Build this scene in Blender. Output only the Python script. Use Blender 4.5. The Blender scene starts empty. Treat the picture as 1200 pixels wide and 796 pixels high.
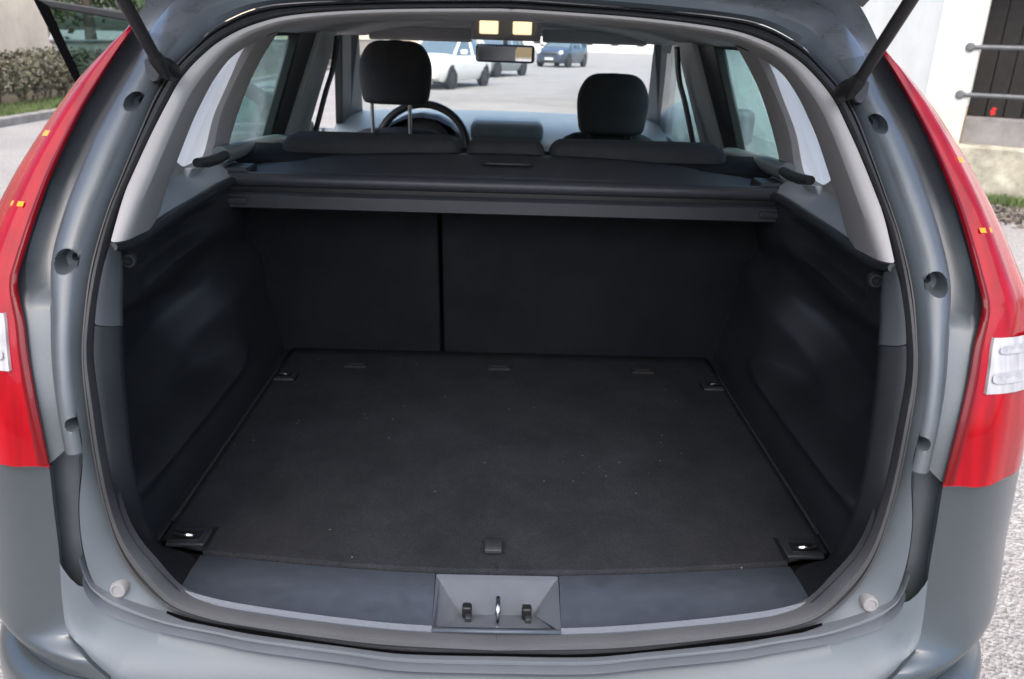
import bpy, bmesh, math, random
from mathutils import Vector, Matrix
random.seed(7)
R = math.radians

# ------------------------------------------------------------------ camera, sky, sun, exposure
FPX = 933.0                      # focal length in pixels of the 1200 x 796 photograph
PITCH, ROLL, YAW = R(20.632), R(1.82), R(1.139)
CAM = Vector((-0.009, -0.85, 1.40))
_fw = Vector((math.sin(YAW)*math.cos(PITCH), math.cos(YAW)*math.cos(PITCH), -math.sin(PITCH)))
_r0 = Vector((math.cos(YAW), -math.sin(YAW), 0)); _u0 = _r0.cross(_fw)
_rt = _r0*math.cos(ROLL) + _u0*math.sin(ROLL)
_up = -_r0*math.sin(ROLL) + _u0*math.cos(ROLL)
scene = bpy.context.scene
cd = bpy.data.cameras.new('camera'); cam = bpy.data.objects.new('camera', cd)
scene.collection.objects.link(cam)
cd.sensor_width = 36.0; cd.lens = FPX/1200*36.0; cd.clip_start = 0.02; cd.clip_end = 2000
m = Matrix((( _rt.x, _up.x, -_fw.x, CAM.x), (_rt.y, _up.y, -_fw.y, CAM.y), (_rt.z, _up.z, -_fw.z, CAM.z), (0, 0, 0, 1)))
cam.matrix_world = m
cd.dof.use_dof = True; cd.dof.focus_distance = 1.35; cd.dof.aperture_fstop = 7.0
scene.camera = cam
SUN_EL, SUN_AZ = R(60), R(185)   # direction the light comes from (azimuth clockwise from +Y)
w = bpy.data.worlds.new('World'); scene.world = w; w.use_nodes = True
nt = w.node_tree
bg = nt.nodes['Background']
sk = nt.nodes.new('ShaderNodeTexSky'); sk.sky_type = 'NISHITA'; sk.sun_disc = False
sk.sun_elevation = SUN_EL; sk.sun_rotation = SUN_AZ; sk.air_density = 1.0; sk.dust_density = 4.0; sk.ozone_density = 1.0
hsv = nt.nodes.new('ShaderNodeHueSaturation'); hsv.inputs['Saturation'].default_value = 1.2
nt.links.new(sk.outputs[0], hsv.inputs['Color']); nt.links.new(hsv.outputs[0], bg.inputs['Color'])
bg.inputs['Strength'].default_value = 0.12
sl = bpy.data.lights.new('sun', 'SUN'); sl.energy = 1.2; sl.angle = R(90); sl.color = (1.0, 0.96, 0.9)
sun = bpy.data.objects.new('sun', sl); scene.collection.objects.link(sun)
sd = Vector((math.sin(SUN_AZ)*math.cos(SUN_EL), math.cos(SUN_AZ)*math.cos(SUN_EL), math.sin(SUN_EL)))
sun.rotation_euler = sd.to_track_quat('Z', 'Y').to_euler(); sun.location = (0, 0, 30)
scene.view_settings.view_transform = 'Standard'; scene.view_settings.look = 'None'
scene.view_settings.gamma = 1.0; scene.view_settings.exposure = 1.8
scene.render.filter_size = 1.9
scene.cycles.max_bounces = 8; scene.cycles.transparent_max_bounces = 16

# ------------------------------------------------------------------ pixels to points
def ray(p): return _fw + _rt*((p[0]-600)/FPX) - _up*((p[1]-398)/FPX)
def ax(p, X): d = ray(p); return CAM + d*((X-CAM.x)/d.x)
def ay(p, Y): d = ray(p); return CAM + d*((Y-CAM.y)/d.y)
def az(p, Z): d = ray(p); return CAM + d*((Z-CAM.z)/d.z)
def lerp_tab(tab, x):
    if x <= tab[0][0]: return tab[0][1]
    for (a, b), (c, d) in zip(tab, tab[1:]):
        if x <= c: return b + (d-b)*(x-a)/(c-a)
    return tab[-1][1]
YP = [(0.45, .0), (.6, .015), (.8, .03), (.93, .05), (1.03, .085), (1.12, .135), (1.22, .225), (1.30, .32), (1.38, .42), (1.45, .51), (1.55, .62)]
def yprof(z):      # rake of the tailgate opening, smoothed
    return sum(lerp_tab(YP, z + d) for d in (-.04, -.02, 0, .02, .04))/5
def sp(p, off=0.0):
    z = 1.0
    for _ in range(40):
        P = ay(p, yprof(z)+off); z = 0.5*z + 0.5*P.z
    return ay(p, yprof(z)+off)
XI = [(.6, .645), (1.05, .64), (1.15, .62), (1.2, .605), (1.3, .575), (1.4, .53), (1.46, .49)]
def xi(z): return sum(lerp_tab(XI, z + d) for d in (-.03, -.015, 0, .015, .03))/5
def wp(p, off=0.0):   # point of the left inner side wall seen at pixel p
    z = 1.2
    for _ in range(40):
        P = ax(p, -(xi(z)+off)); z = 0.5*z+0.5*P.z
    return ax(p, -(xi(z)+off))
def cr(pts, n):       # catmull-rom through pts, n samples, uniform per station
    out = []; k = len(pts)-1
    for i in range(n):
        t = i/(n-1)*k; j = min(int(t), k-1); f = t-j
        p0, p1, p2, p3 = pts[max(j-1, 0)], pts[j], pts[j+1], pts[min(j+2, k)]
        out.append(0.5*((2*p1) + (p2-p0)*f + (2*p0-5*p1+4*p2-p3)*f*f + (3*p1-p0-3*p2+p3)*f*f*f))
    return out
def mir(pts): return [Vector((-p.x, p.y, p.z)) for p in pts]
def side(pts, s): return [Vector(p) for p in pts] if s < 0 else mir(pts)

# ------------------------------------------------------------------ materials
def newmat(name):
    mt = bpy.data.materials.new(name); mt.use_nodes = True
    return mt, mt.node_tree, mt.node_tree.nodes['Principled BSDF']
def mat(name, col, rough=.5, metal=0., coat=0., bump=0., bscale=200., var=0., vscale=8., spec=.5, rvar=0., detail=4.):
    mt, t, b = newmat(name)
    b.inputs['Base Color'].default_value = (*col, 1); b.inputs['Roughness'].default_value = rough
    b.inputs['Metallic'].default_value = metal; b.inputs['Coat Weight'].default_value = coat
    b.inputs['Coat Roughness'].default_value = .2; b.inputs['Specular IOR Level'].default_value = spec
    tc = t.nodes.new('ShaderNodeTexCoord')
    if var or rvar:
        n = t.nodes.new('ShaderNodeTexNoise'); n.inputs['Scale'].default_value = vscale; n.inputs['Detail'].default_value = 6; n.inputs['Roughness'].default_value = .65
        t.links.new(tc.outputs['Object'], n.inputs['Vector'])
        if var:
            rp = t.nodes.new('ShaderNodeValToRGB')
            rp.color_ramp.elements[0].position = .3; rp.color_ramp.elements[1].position = .7
            rp.color_ramp.elements[0].color = (*[c*(1-var) for c in col], 1); rp.color_ramp.elements[1].color = (*[min(1, c*(1+var)) for c in col], 1)
            t.links.new(n.outputs['Fac'], rp.inputs['Fac']); t.links.new(rp.outputs['Color'], b.inputs['Base Color'])
        if rvar:
            mr = t.nodes.new('ShaderNodeMapRange'); mr.inputs[1].default_value = .3; mr.inputs[2].default_value = .7
            mr.inputs[3].default_value = max(.02, rough-rvar); mr.inputs[4].default_value = min(1, rough+rvar)
            t.links.new(n.outputs['Fac'], mr.inputs[0]); t.links.new(mr.outputs[0], b.inputs['Roughness'])
    if bump:
        n2 = t.nodes.new('ShaderNodeTexNoise'); n2.inputs['Scale'].default_value = bscale; n2.inputs['Detail'].default_value = detail
        t.links.new(tc.outputs['Object'], n2.inputs['Vector'])
        bp = t.nodes.new('ShaderNodeBump'); bp.inputs['Strength'].default_value = bump; bp.inputs['Distance'].default_value = .01
        t.links.new(n2.outputs['Fac'], bp.inputs['Height']); t.links.new(bp.outputs['Normal'], b.inputs['Normal'])
    return mt
M = {}
M['paint'] = mat('car_paint', (.054, .066, .076), .33, .4, .5, rvar=.05, vscale=5, var=.06, bump=.02, bscale=260)
M['paint_jamb'] = mat('jamb_paint', (.086, .099, .110), .42, .3, .2, rvar=.06, vscale=18, var=.1, bump=.035, bscale=260)
M['channel_lit'] = mat('lit_channel_paint', (.14, .15, .165), .3, .3, .4, rvar=.08, vscale=9, var=.35, bump=.05, bscale=30)  # jamb paint lightened and mottled, painting sky highlights on the roof channel
M['rubber'] = mat('rubber', (.022, .022, .024), .55, bump=.05, bscale=300, var=.25, vscale=12)
def seal_mat():  # rubber painted paler towards the bottom for sky light on upturned faces
    mt = mat('seal_rubber', (.024, .024, .026), .5, bump=.05, bscale=300, var=.3, vscale=10); t = mt.node_tree; b = t.nodes['Principled BSDF']
    src = b.inputs['Base Color'].links[0].from_socket
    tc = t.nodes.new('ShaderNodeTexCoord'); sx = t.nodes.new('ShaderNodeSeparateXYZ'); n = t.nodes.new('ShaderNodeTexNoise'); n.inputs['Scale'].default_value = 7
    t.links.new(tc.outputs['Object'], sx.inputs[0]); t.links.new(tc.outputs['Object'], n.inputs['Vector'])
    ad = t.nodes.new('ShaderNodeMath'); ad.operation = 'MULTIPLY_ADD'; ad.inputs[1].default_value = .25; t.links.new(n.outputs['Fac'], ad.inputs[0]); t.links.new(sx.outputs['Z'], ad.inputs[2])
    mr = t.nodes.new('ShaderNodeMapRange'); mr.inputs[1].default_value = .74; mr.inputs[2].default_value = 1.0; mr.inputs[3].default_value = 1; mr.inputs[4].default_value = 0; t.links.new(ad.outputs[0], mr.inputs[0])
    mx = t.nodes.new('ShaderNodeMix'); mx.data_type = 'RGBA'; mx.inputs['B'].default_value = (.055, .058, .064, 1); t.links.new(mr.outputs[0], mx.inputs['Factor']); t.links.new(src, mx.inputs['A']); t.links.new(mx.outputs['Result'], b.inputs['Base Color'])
    return mt
M['seal'] = seal_mat()
M['shelfp'] = mat('matte_bumper_paint', (.098, .116, .132), .55, .2, .0, rvar=.05, vscale=9, var=.08)  # paler, uncoated matte paint for the bumper step and aperture step
M['void'] = mat('matt_black', (.003, .003, .0035), 1., spec=.0)  # near-black, no sheen: paints shade into gaps; also the open door's post
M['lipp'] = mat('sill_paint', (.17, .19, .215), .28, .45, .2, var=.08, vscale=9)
M['blackp'] = mat('black_plastic', (.012, .012, .013), .45, bump=.12, bscale=700)
M['darkp'] = mat('dark_plastic', (.027, .03, .034), .5, bump=.15, bscale=900, var=.15, vscale=10)
M['sidep'] = mat('boot_side_lining', (.023, .0245, .028), .36, bump=.12, bscale=500, var=.2, vscale=9)
M['apt'] = mat('aperture_plastic', (.016, .018, .021), .5, bump=.15, bscale=900, var=.15, vscale=10)
M['midp'] = mat('mid_grey_plastic', (.055, .06, .068), .5, bump=.1, bscale=900, var=.08, vscale=6)
M['sillp'] = mat('sill_plastic', (.07, .085, .11), .5, bump=.15, bscale=800, var=.12, vscale=30, rvar=.06)
M['recessp'] = mat('latch_recess_plastic', (.115, .128, .15), .5, bump=.1, bscale=800, var=.08, vscale=20)
M['trim'] = mat('light_grey_trim', (.37, .36, .355), .55, bump=.06, bscale=900, var=.05, vscale=4)
M['trim_cool'] = mat('cool_grey_trim', (.40, .43, .45), .5, bump=.06, bscale=900, var=.05, vscale=4)
M['liner'] = mat('headliner_cloth', (.5, .49, .5), .95, bump=.15, bscale=900, var=.06, vscale=5)
M['visor'] = mat('visor_vinyl', (.42, .41, .42), .8, bump=.1, bscale=600, var=.1)
M['backcarpet'] = mat('seat_back_carpet', (.016, .0172, .020), .95, bump=.5, bscale=450, var=.25, vscale=7, spec=.15)
M['seat'] = mat('seat_cloth', (.032, .034, .038), .85, bump=.3, bscale=900, var=.2, vscale=20)
M['dash'] = mat('dash_plastic', (.15, .18, .19), .38, bump=.15, bscale=500, var=.1)
M['chrome'] = mat('chrome', (.8, .8, .82), .18, 1.0)
M['steel'] = mat('steel', (.5, .5, .52), .35, 1.0)
M['cover'] = mat('cargo_cover_vinyl', (.042, .044, .05), .5, bump=.3, bscale=600, var=.2, vscale=12)
M['coverbar'] = mat('cargo_cover_bar', (.038, .041, .048), .42, bump=.08, bscale=700, var=.1, vscale=10)
M['tyre'] = mat('tyre', (.015, .015, .016), .8, bump=.2, bscale=120)
M['rim'] = mat('rim_alloy', (.45, .45, .46), .35, .9)
def carpet():
    mt, t, b = newmat('boot_carpet'); b.inputs['Roughness'].default_value = .95; b.inputs['Specular IOR Level'].default_value = .15
    tc = t.nodes.new('ShaderNodeTexCoord')
    n = t.nodes.new('ShaderNodeTexNoise'); n.inputs['Scale'].default_value = 6; n.inputs['Detail'].default_value = 8; n.inputs['Roughness'].default_value = .7
    rp = t.nodes.new('ShaderNodeValToRGB'); rp.color_ramp.elements[0].position = .3; rp.color_ramp.elements[1].position = .72
    rp.color_ramp.elements[0].color = (.0185, .020, .0235, 1); rp.color_ramp.elements[1].color = (.037, .0395, .045, 1)
    f = t.nodes.new('ShaderNodeTexNoise'); f.inputs['Scale'].default_value = 420; f.inputs['Detail'].default_value = 3
    mx = t.nodes.new('ShaderNodeMix'); mx.data_type = 'RGBA'; mx.blend_type = 'MULTIPLY'; mx.inputs['Factor'].default_value = .65
    rp2 = t.nodes.new('ShaderNodeValToRGB'); rp2.color_ramp.elements[0].position = .35; rp2.color_ramp.elements[1].position = .62
    rp2.color_ramp.elements[0].color = (.65, .65, .65, 1); rp2.color_ramp.elements[1].color = (1.25, 1.25, 1.25, 1)
    # lint and crumbs
    v = t.nodes.new('ShaderNodeTexVoronoi'); v.inputs['Scale'].default_value = 34; v.inputs['Randomness'].default_value = 1
    lt = t.nodes.new('ShaderNodeMath'); lt.operation = 'LESS_THAN'; lt.inputs[1].default_value = .055
    v2 = t.nodes.new('ShaderNodeTexNoise'); v2.inputs['Scale'].default_value = 5
    gt = t.nodes.new('ShaderNodeMath'); gt.operation = 'GREATER_THAN'; gt.inputs[1].default_value = .52
    mu = t.nodes.new('ShaderNodeMath'); mu.operation = 'MULTIPLY'
    mx2 = t.nodes.new('ShaderNodeMix'); mx2.data_type = 'RGBA'; mx2.inputs['B'].default_value = (.2, .19, .18, 1)
    for nn in (n, f, v, v2): t.links.new(tc.outputs['Object'], nn.inputs['Vector'])
    t.links.new(n.outputs['Fac'], rp.inputs['Fac']); t.links.new(f.outputs['Fac'], rp2.inputs['Fac'])
    t.links.new(rp.outputs['Color'], mx.inputs['A']); t.links.new(rp2.outputs['Color'], mx.inputs['B'])
    t.links.new(v.outputs['Distance'], lt.inputs[0]); t.links.new(v2.outputs['Fac'], gt.inputs[0])
    t.links.new(lt.outputs[0], mu.inputs[0]); t.links.new(gt.outputs[0], mu.inputs[1])
    t.links.new(mx.outputs['Result'], mx2.inputs['A']); t.links.new(mu.outputs[0], mx2.inputs['Factor'])
    t.links.new(mx2.outputs['Result'], b.inputs['Base Color'])
    bp = t.nodes.new('ShaderNodeBump'); bp.inputs['Strength'].default_value = .6; bp.inputs['Distance'].default_value = .004
    t.links.new(f.outputs['Fac'], bp.inputs['Height']); t.links.new(bp.outputs['Normal'], b.inputs['Normal'])
    return mt
M['carpet'] = carpet()
def glass(name, tint, gloss=.06, fog=0.0):
    mt = bpy.data.materials.new(name); mt.use_nodes = True; t = mt.node_tree
    for n in list(t.nodes): t.nodes.remove(n)
    o = t.nodes.new('ShaderNodeOutputMaterial'); tr = t.nodes.new('ShaderNodeBsdfTransparent'); tr.inputs[0].default_value = (*tint, 1)
    gl = t.nodes.new('ShaderNodeBsdfGlossy'); gl.inputs['Roughness'].default_value = .02
    lw = t.nodes.new('ShaderNodeLayerWeight'); lw.inputs[0].default_value = .5
    pw = t.nodes.new('ShaderNodeMath'); pw.operation = 'POWER'; pw.inputs[1].default_value = 5
    ml = t.nodes.new('ShaderNodeMath'); ml.operation = 'MULTIPLY_ADD'; ml.inputs[1].default_value = .9; ml.inputs[2].default_value = .04
    t.links.new(lw.outputs['Facing'], pw.inputs[0]); t.links.new(pw.outputs[0], ml.inputs[0])
    mx = t.nodes.new('ShaderNodeMixShader'); t.links.new(ml.outputs[0], mx.inputs[0])
    base = tr
    if fog:
        tl = t.nodes.new('ShaderNodeBsdfTranslucent'); tl.inputs[0].default_value = (.93, .94, .94, 1)
        df = t.nodes.new('ShaderNodeBsdfDiffuse'); df.inputs[0].default_value = (.7, .74, .78, 1)
        m2 = t.nodes.new('ShaderNodeMixShader'); m2.inputs[0].default_value = .3
        t.links.new(tl.outputs[0], m2.inputs[1]); t.links.new(df.outputs[0], m2.inputs[2])
        m3 = t.nodes.new('ShaderNodeMixShader'); m3.inputs[0].default_value = fog
        if fog < .9:
            tc = t.nodes.new('ShaderNodeTexCoord'); n = t.nodes.new('ShaderNodeTexNoise'); n.inputs['Scale'].default_value = 9; n.inputs['Detail'].default_value = 8
            mr = t.nodes.new('ShaderNodeMapRange'); mr.inputs[1].default_value = .35; mr.inputs[2].default_value = .7; mr.inputs[3].default_value = fog*.5; mr.inputs[4].default_value = fog*1.5
            t.links.new(tc.outputs['Object'], n.inputs['Vector']); t.links.new(n.outputs['Fac'], mr.inputs[0]); t.links.new(mr.outputs[0], m3.inputs[0])
        t.links.new(tr.outputs[0], m3.inputs[1]); t.links.new(m2.outputs[0], m3.inputs[2]); base = m3
    t.links.new(base.outputs[0], mx.inputs[1]); t.links.new(gl.outputs[0], mx.inputs[2]); t.links.new(mx.outputs[0], o.inputs[0])
    return mt
M['glass'] = glass('windscreen_glass', (.93, .97, .96))
M['tint'] = glass('tinted_glass', (.62, .80, .78), fog=.16)
M['door_glass'] = glass('door_glass', (.55, .68, .66))
M['fog'] = glass('misted_glass', (.8, .85, .85), fog=.93)
def emis(name, col, s):
    mt, t, b = newmat(name); b.inputs['Base Color'].default_value = (*col, 1); b.inputs['Emission Color'].default_value = (*col, 1); b.inputs['Emission Strength'].default_value = s
    return mt
M['lamp_on'] = emis('lit_lamp_lens', (1.0, .76, .45), .42)
def lens(name, col, rough=.16, trans=.0, ribs=0.):
    mt, t, b = newmat(name); b.inputs['Base Color'].default_value = (*col, 1); b.inputs['Roughness'].default_value = rough
    b.inputs['Coat Weight'].default_value = .28; b.inputs['Coat Roughness'].default_value = .03; b.inputs['Specular IOR Level'].default_value = .12
    b.inputs['Subsurface Weight'].default_value = .0
    if ribs:
        tc = t.nodes.new('ShaderNodeTexCoord'); wv = t.nodes.new('ShaderNodeTexWave'); wv.bands_direction = 'Z'; wv.inputs['Scale'].default_value = ribs; wv.inputs['Distortion'].default_value = .4
        n = t.nodes.new('ShaderNodeTexNoise'); n.inputs['Scale'].default_value = 30
        rp = t.nodes.new('ShaderNodeValToRGB'); rp.color_ramp.elements[0].color = (*[c*.7 for c in col], 1); rp.color_ramp.elements[1].color = (*[min(1, c*1.1) for c in col], 1)
        rp.color_ramp.elements[0].position = .3; rp.color_ramp.elements[1].position = .7
        mp_ = t.nodes.new('ShaderNodeMapping'); mp_.inputs['Scale'].default_value = (2.2, .8, .16); t.links.new(tc.outputs['Object'], mp_.inputs['Vector']); t.links.new(mp_.outputs[0], n.inputs['Vector']); t.links.new(n.outputs['Fac'], rp.inputs['Fac']); t.links.new(rp.outputs['Color'], b.inputs['Base Color'])
        bp = t.nodes.new('ShaderNodeBump'); bp.inputs['Strength'].default_value = .25; bp.inputs['Distance'].default_value = .01
        t.links.new(tc.outputs['Object'], wv.inputs['Vector']); t.links.new(wv.outputs['Fac'], bp.inputs['Height']); t.links.new(bp.outputs['Normal'], b.inputs['Normal'])
    return mt
M['red'] = lens('red_lens', (.30, .001, .007), .22, ribs=.001)
M['red_deep'] = lens('deep_red_lens', (.12, .0006, .004), .25)
M['clear'] = lens('clear_lens', (.42, .42, .44), .12, ribs=9)
M['refl'] = mat('lamp_reflector', (.36, .36, .375), .35, .1, var=.3, vscale=60)
M['amber'] = lens('amber_glint', (.9, .3, .02), .2)

# ------------------------------------------------------------------ mesh helpers
COL = scene.collection
def wloc(o):
    v = Vector(o.location)
    while o.parent: o = o.parent; v += Vector(o.location)
    return v
def obj(name, verts, faces, m_, parent=None, smooth=True, solid=0., bevel=0., sub=0, recalc=True, off=-1., keep=False, autosmooth=40):
    verts = [Vector(v) for v in verts]
    c = sum(verts, Vector())/len(verts) if not keep else Vector()
    me = bpy.data.meshes.new(name)
    me.from_pydata([v-c for v in verts], [], faces)
    if recalc:
        bm = bmesh.new(); bm.from_mesh(me); bmesh.ops.remove_doubles(bm, verts=bm.verts, dist=1e-5); bmesh.ops.recalc_face_normals(bm, faces=bm.faces); bm.to_mesh(me); bm.free()
    o = bpy.data.objects.new(name, me); COL.objects.link(o)
    if isinstance(m_, str): m_ = M[m_]
    me.materials.append(m_)
    if parent: o.parent = parent; o.location = c - wloc(parent)
    else: o.location = c
    if smooth:
        for p in me.polygons: p.use_smooth = True
        me.set_sharp_from_angle(angle=R(autosmooth))
    if solid:
        md = o.modifiers.new('solid', 'SOLIDIFY'); md.thickness = solid; md.offset = off
    if bevel:
        md = o.modifiers.new('bevel', 'BEVEL'); md.width = bevel; md.segments = 3; md.limit_method = 'ANGLE'; md.angle_limit = R(35)
    if sub:
        md = o.modifiers.new('sub', 'SUBSURF'); md.levels = sub; md.render_levels = sub
    return o
def grid(loops, close=False):
    n = len(loops[0]); V = [p for l in loops for p in l]; F = []
    for i in range(len(loops)-1):
        for j in range(n-1 + (1 if close else 0)):
            a, b = i*n+j, i*n+(j+1) % n
            F.append((a, b, b+n, a+n))
    return V, F
def tube_geo(path, rad, n=8, cap=True):
    V = []; F = []; path = [Vector(p) for p in path]
    rad = rad if isinstance(rad, (list, tuple)) else [rad]*len(path)
    prev = None
    for i, p in enumerate(path):
        d = (path[min(i+1, len(path)-1)] - path[max(i-1, 0)]).normalized()
        a = (d.cross(Vector((0, 0, 1))) if abs(d.z) < .95 else d.cross(Vector((0, 1, 0)))).normalized() if prev is None else (prev - d*prev.dot(d)).normalized()
        prev = a; b = d.cross(a)
        for k in range(n):
            t = 2*math.pi*k/n; V.append(p + (a*math.cos(t)+b*math.sin(t))*rad[i])
    for i in range(len(path)-1):
        for k in range(n): F.append((i*n+k, i*n+(k+1) % n, (i+1)*n+(k+1) % n, (i+1)*n+k))
    if cap: F += [tuple(range(n))[::-1], tuple(range((len(path)-1)*n, len(path)*n))]
    return V, F
def tube(name, path, rad, m_, parent, n=8): V, F = tube_geo(path, rad, n); return obj(name, V, F, m_, parent)
def box_geo(c, s, rot=None):
    V = [Vector((x*s[0]/2, y*s[1]/2, z*s[2]/2)) for x in (-1, 1) for y in (-1, 1) for z in (-1, 1)]
    if rot: V = [rot @ v for v in V]
    return [v+Vector(c) for v in V], [(0, 1, 3, 2), (4, 6, 7, 5), (0, 4, 5, 1), (2, 3, 7, 6), (0, 2, 6, 4), (1, 5, 7, 3)]
def box(name, c, s, m_, parent, bevel=.004, rot=None, sub=0):
    V, F = box_geo(c, s, rot); return obj(name, V, F, m_, parent, bevel=bevel, sub=sub)
def merge(*gs):
    V = []; F = []
    for v, f in gs: k = len(V); V += list(v); F += [tuple(i+k for i in q) for q in f]
    return V, F
def poly_prism(poly, ext):     # polygon (3D points) extruded along vector ext
    n = len(poly); V = [Vector(p) for p in poly] + [Vector(p)+Vector(ext) for p in poly]
    F = [tuple(range(n)), tuple(range(n, 2*n))[::-1]] + [(i, (i+1) % n, n+(i+1) % n, n+i) for i in range(n)]
    return V, F
def lathe_geo(prof, c, axis, n=24):   # prof: (radius, along)
    axis = Vector(axis).normalized(); a = (axis.cross(Vector((0, 0, 1))) if abs(axis.z) < .9 else axis.cross(Vector((0, 1, 0)))).normalized(); b = axis.cross(a)
    V = []; F = []
    for r_, h in prof:
        for k in range(n): t = 2*math.pi*k/n; V.append(Vector(c)+axis*h+(a*math.cos(t)+b*math.sin(t))*max(r_, 1e-4))
    for i in range(len(prof)-1):
        for k in range(n): F.append((i*n+k, i*n+(k+1) % n, (i+1)*n+(k+1) % n, (i+1)*n+k))
    return V, F
def empty(name, loc, label=None, cat=None, group=None, parent=None):
    o = bpy.data.objects.new(name, None); COL.objects.link(o); o.location = Vector(loc) - (wloc(parent) if parent else Vector()); o.parent = parent
    o.empty_display_size = .1
    if label: o['label'] = label
    if cat: o['category'] = cat
    if group: o['group'] = group
    return o
def tag(o, label=None, cat=None, group=None, kind=None):
    for k, v in (('label', label), ('category', cat), ('group', group), ('kind', kind)):
        if v: o[k] = v
    return o

# ================================================================== GROUND AND STREET
def asphalt(name, c0, c1, scale=90.):
    mt, t, b = newmat(name); b.inputs['Roughness'].default_value = .85
    tc = t.nodes.new('ShaderNodeTexCoord')
    v = t.nodes.new('ShaderNodeTexVoronoi'); v.inputs['Scale'].default_value = scale
    n = t.nodes.new('ShaderNodeTexNoise'); n.inputs['Scale'].default_value = .6; n.inputs['Detail'].default_value = 8; n.inputs['Roughness'].default_value = .7
    n3 = t.nodes.new('ShaderNodeTexNoise'); n3.inputs['Scale'].default_value = scale*.45; n3.inputs['Detail'].default_value = 4
    rp = t.nodes.new('ShaderNodeValToRGB'); rp.color_ramp.elements[0].color = (*c0, 1); rp.color_ramp.elements[1].color = (*c1, 1)
    rp.color_ramp.elements[0].position = .3; rp.color_ramp.elements[1].position = .68
    mx = t.nodes.new('ShaderNodeMix'); mx.data_type = 'RGBA'; mx.blend_type = 'MULTIPLY'; mx.inputs['Factor'].default_value = .5
    rp2 = t.nodes.new('ShaderNodeValToRGB'); rp2.color_ramp.elements[0].color = (.6, .6, .6, 1); rp2.color_ramp.elements[1].color = (1.15, 1.15, 1.15, 1); rp2.color_ramp.elements[0].position = .3; rp2.color_ramp.elements[1].position = .7
    for q in (v, n, n3): t.links.new(tc.outputs['Object'], q.inputs['Vector'])
    t.links.new(n3.outputs['Fac'], rp.inputs['Fac']); t.links.new(rp.outputs['Color'], mx.inputs['A']); t.links.new(n.outputs['Fac'], rp2.inputs['Fac']); t.links.new(rp2.outputs['Color'], mx.inputs['B'])
    t.links.new(mx.outputs['Result'], b.inputs['Base Color'])
    bp = t.nodes.new('ShaderNodeBump'); bp.inputs['Strength'].default_value = .8; bp.inputs['Distance'].default_value = .012
    t.links.new(v.outputs['Distance'], bp.inputs['Height']); t.links.new(bp.outputs['Normal'], b.inputs['Normal'])
    return mt
M['asphalt'] = asphalt('worn_asphalt', (.20, .19, .18), (.37, .355, .335))
M['kerb'] = mat('kerb_stone', (.2, .19, .175), .9, bump=.4, bscale=30, var=.3, vscale=5)
M['soil'] = mat('soil', (.09, .075, .05), .95, bump=.6, bscale=20, var=.4, vscale=3)
M['grass'] = mat('grass_blades', (.095, .135, .04), .7, var=.4, vscale=6)
M['litter'] = mat('leaf_litter', (.14, .12, .10), .9, var=.6, vscale=9)
M['hedge'] = mat('hedge_leaves', (.095, .09, .055), .7, var=.6, vscale=4)
M['twig'] = mat('hedge_twigs', (.07, .055, .04), .9, var=.3, vscale=8)
M['wallL'] = mat('sandy_render', (.68, .56, .42), .95, bump=.3, bscale=14, var=.16, vscale=1.2)
M['white'] = mat('white_render', (.80, .79, .75), .9, bump=.15, bscale=20, var=.05, vscale=1.5)
M['plinth'] = mat('mossy_render', (.36, .335, .26), .95, bump=.6, bscale=10, var=.5, vscale=4.5)
M['plank'] = mat('dark_boards', (.013, .0115, .0105), .85, bump=.3, bscale=40, var=.4, vscale=12)
M['bar'] = mat('grey_iron', (.11, .115, .12), .6, .1, var=.2)
M['stonegrey'] = mat('grey_stone', (.22, .21, .2), .9, bump=.3, bscale=20, var=.25, vscale=4)
g = obj('street', [(-150, -60, 0), (150, -60, 0), (150, 400, 0), (-150, 400, 0)], [(0, 1, 2, 3)], 'asphalt', smooth=False, keep=True); tag(g, kind='structure')

def blades(name, area_fn, n, h, wd, m_, label=None):
    V = []; F = []
    for i in range(n):
        x, y, z = area_fn(); a = random.uniform(0, math.pi); hh = h*random.uniform(.5, 1.2); w_ = wd*random.uniform(.6, 1.3)
        lx, ly = random.uniform(-.5, .5)*hh, random.uniform(-.5, .5)*hh; k = len(V)
        V += [Vector((x-math.cos(a)*w_, y-math.sin(a)*w_, z)), Vector((x+math.cos(a)*w_, y+math.sin(a)*w_, z)), Vector((x+lx, y+ly, z+hh))]; F.append((k, k+1, k+2))
    o = obj(name, V, F, m_, None, smooth=False, recalc=False); tag(o, label=label, kind='stuff'); return o
def leaves(n, fn, s, flat=1.0):
    V = []; F = []
    for i in range(n):
        c = Vector(fn()); d = Vector((random.gauss(0, 1), random.gauss(0, 1), random.gauss(0, 1)*flat)).normalized()
        e = d.cross(Vector((random.gauss(0, 1), random.gauss(0, 1), random.gauss(0, 1)))).normalized(); q = s*random.uniform(.5, 1.4); k = len(V)
        V += [c-d*q, c+e*q*.5, c+d*q, c-e*q*.5]; F.append((k, k+1, k+2, k+3))
    return V, F
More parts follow.
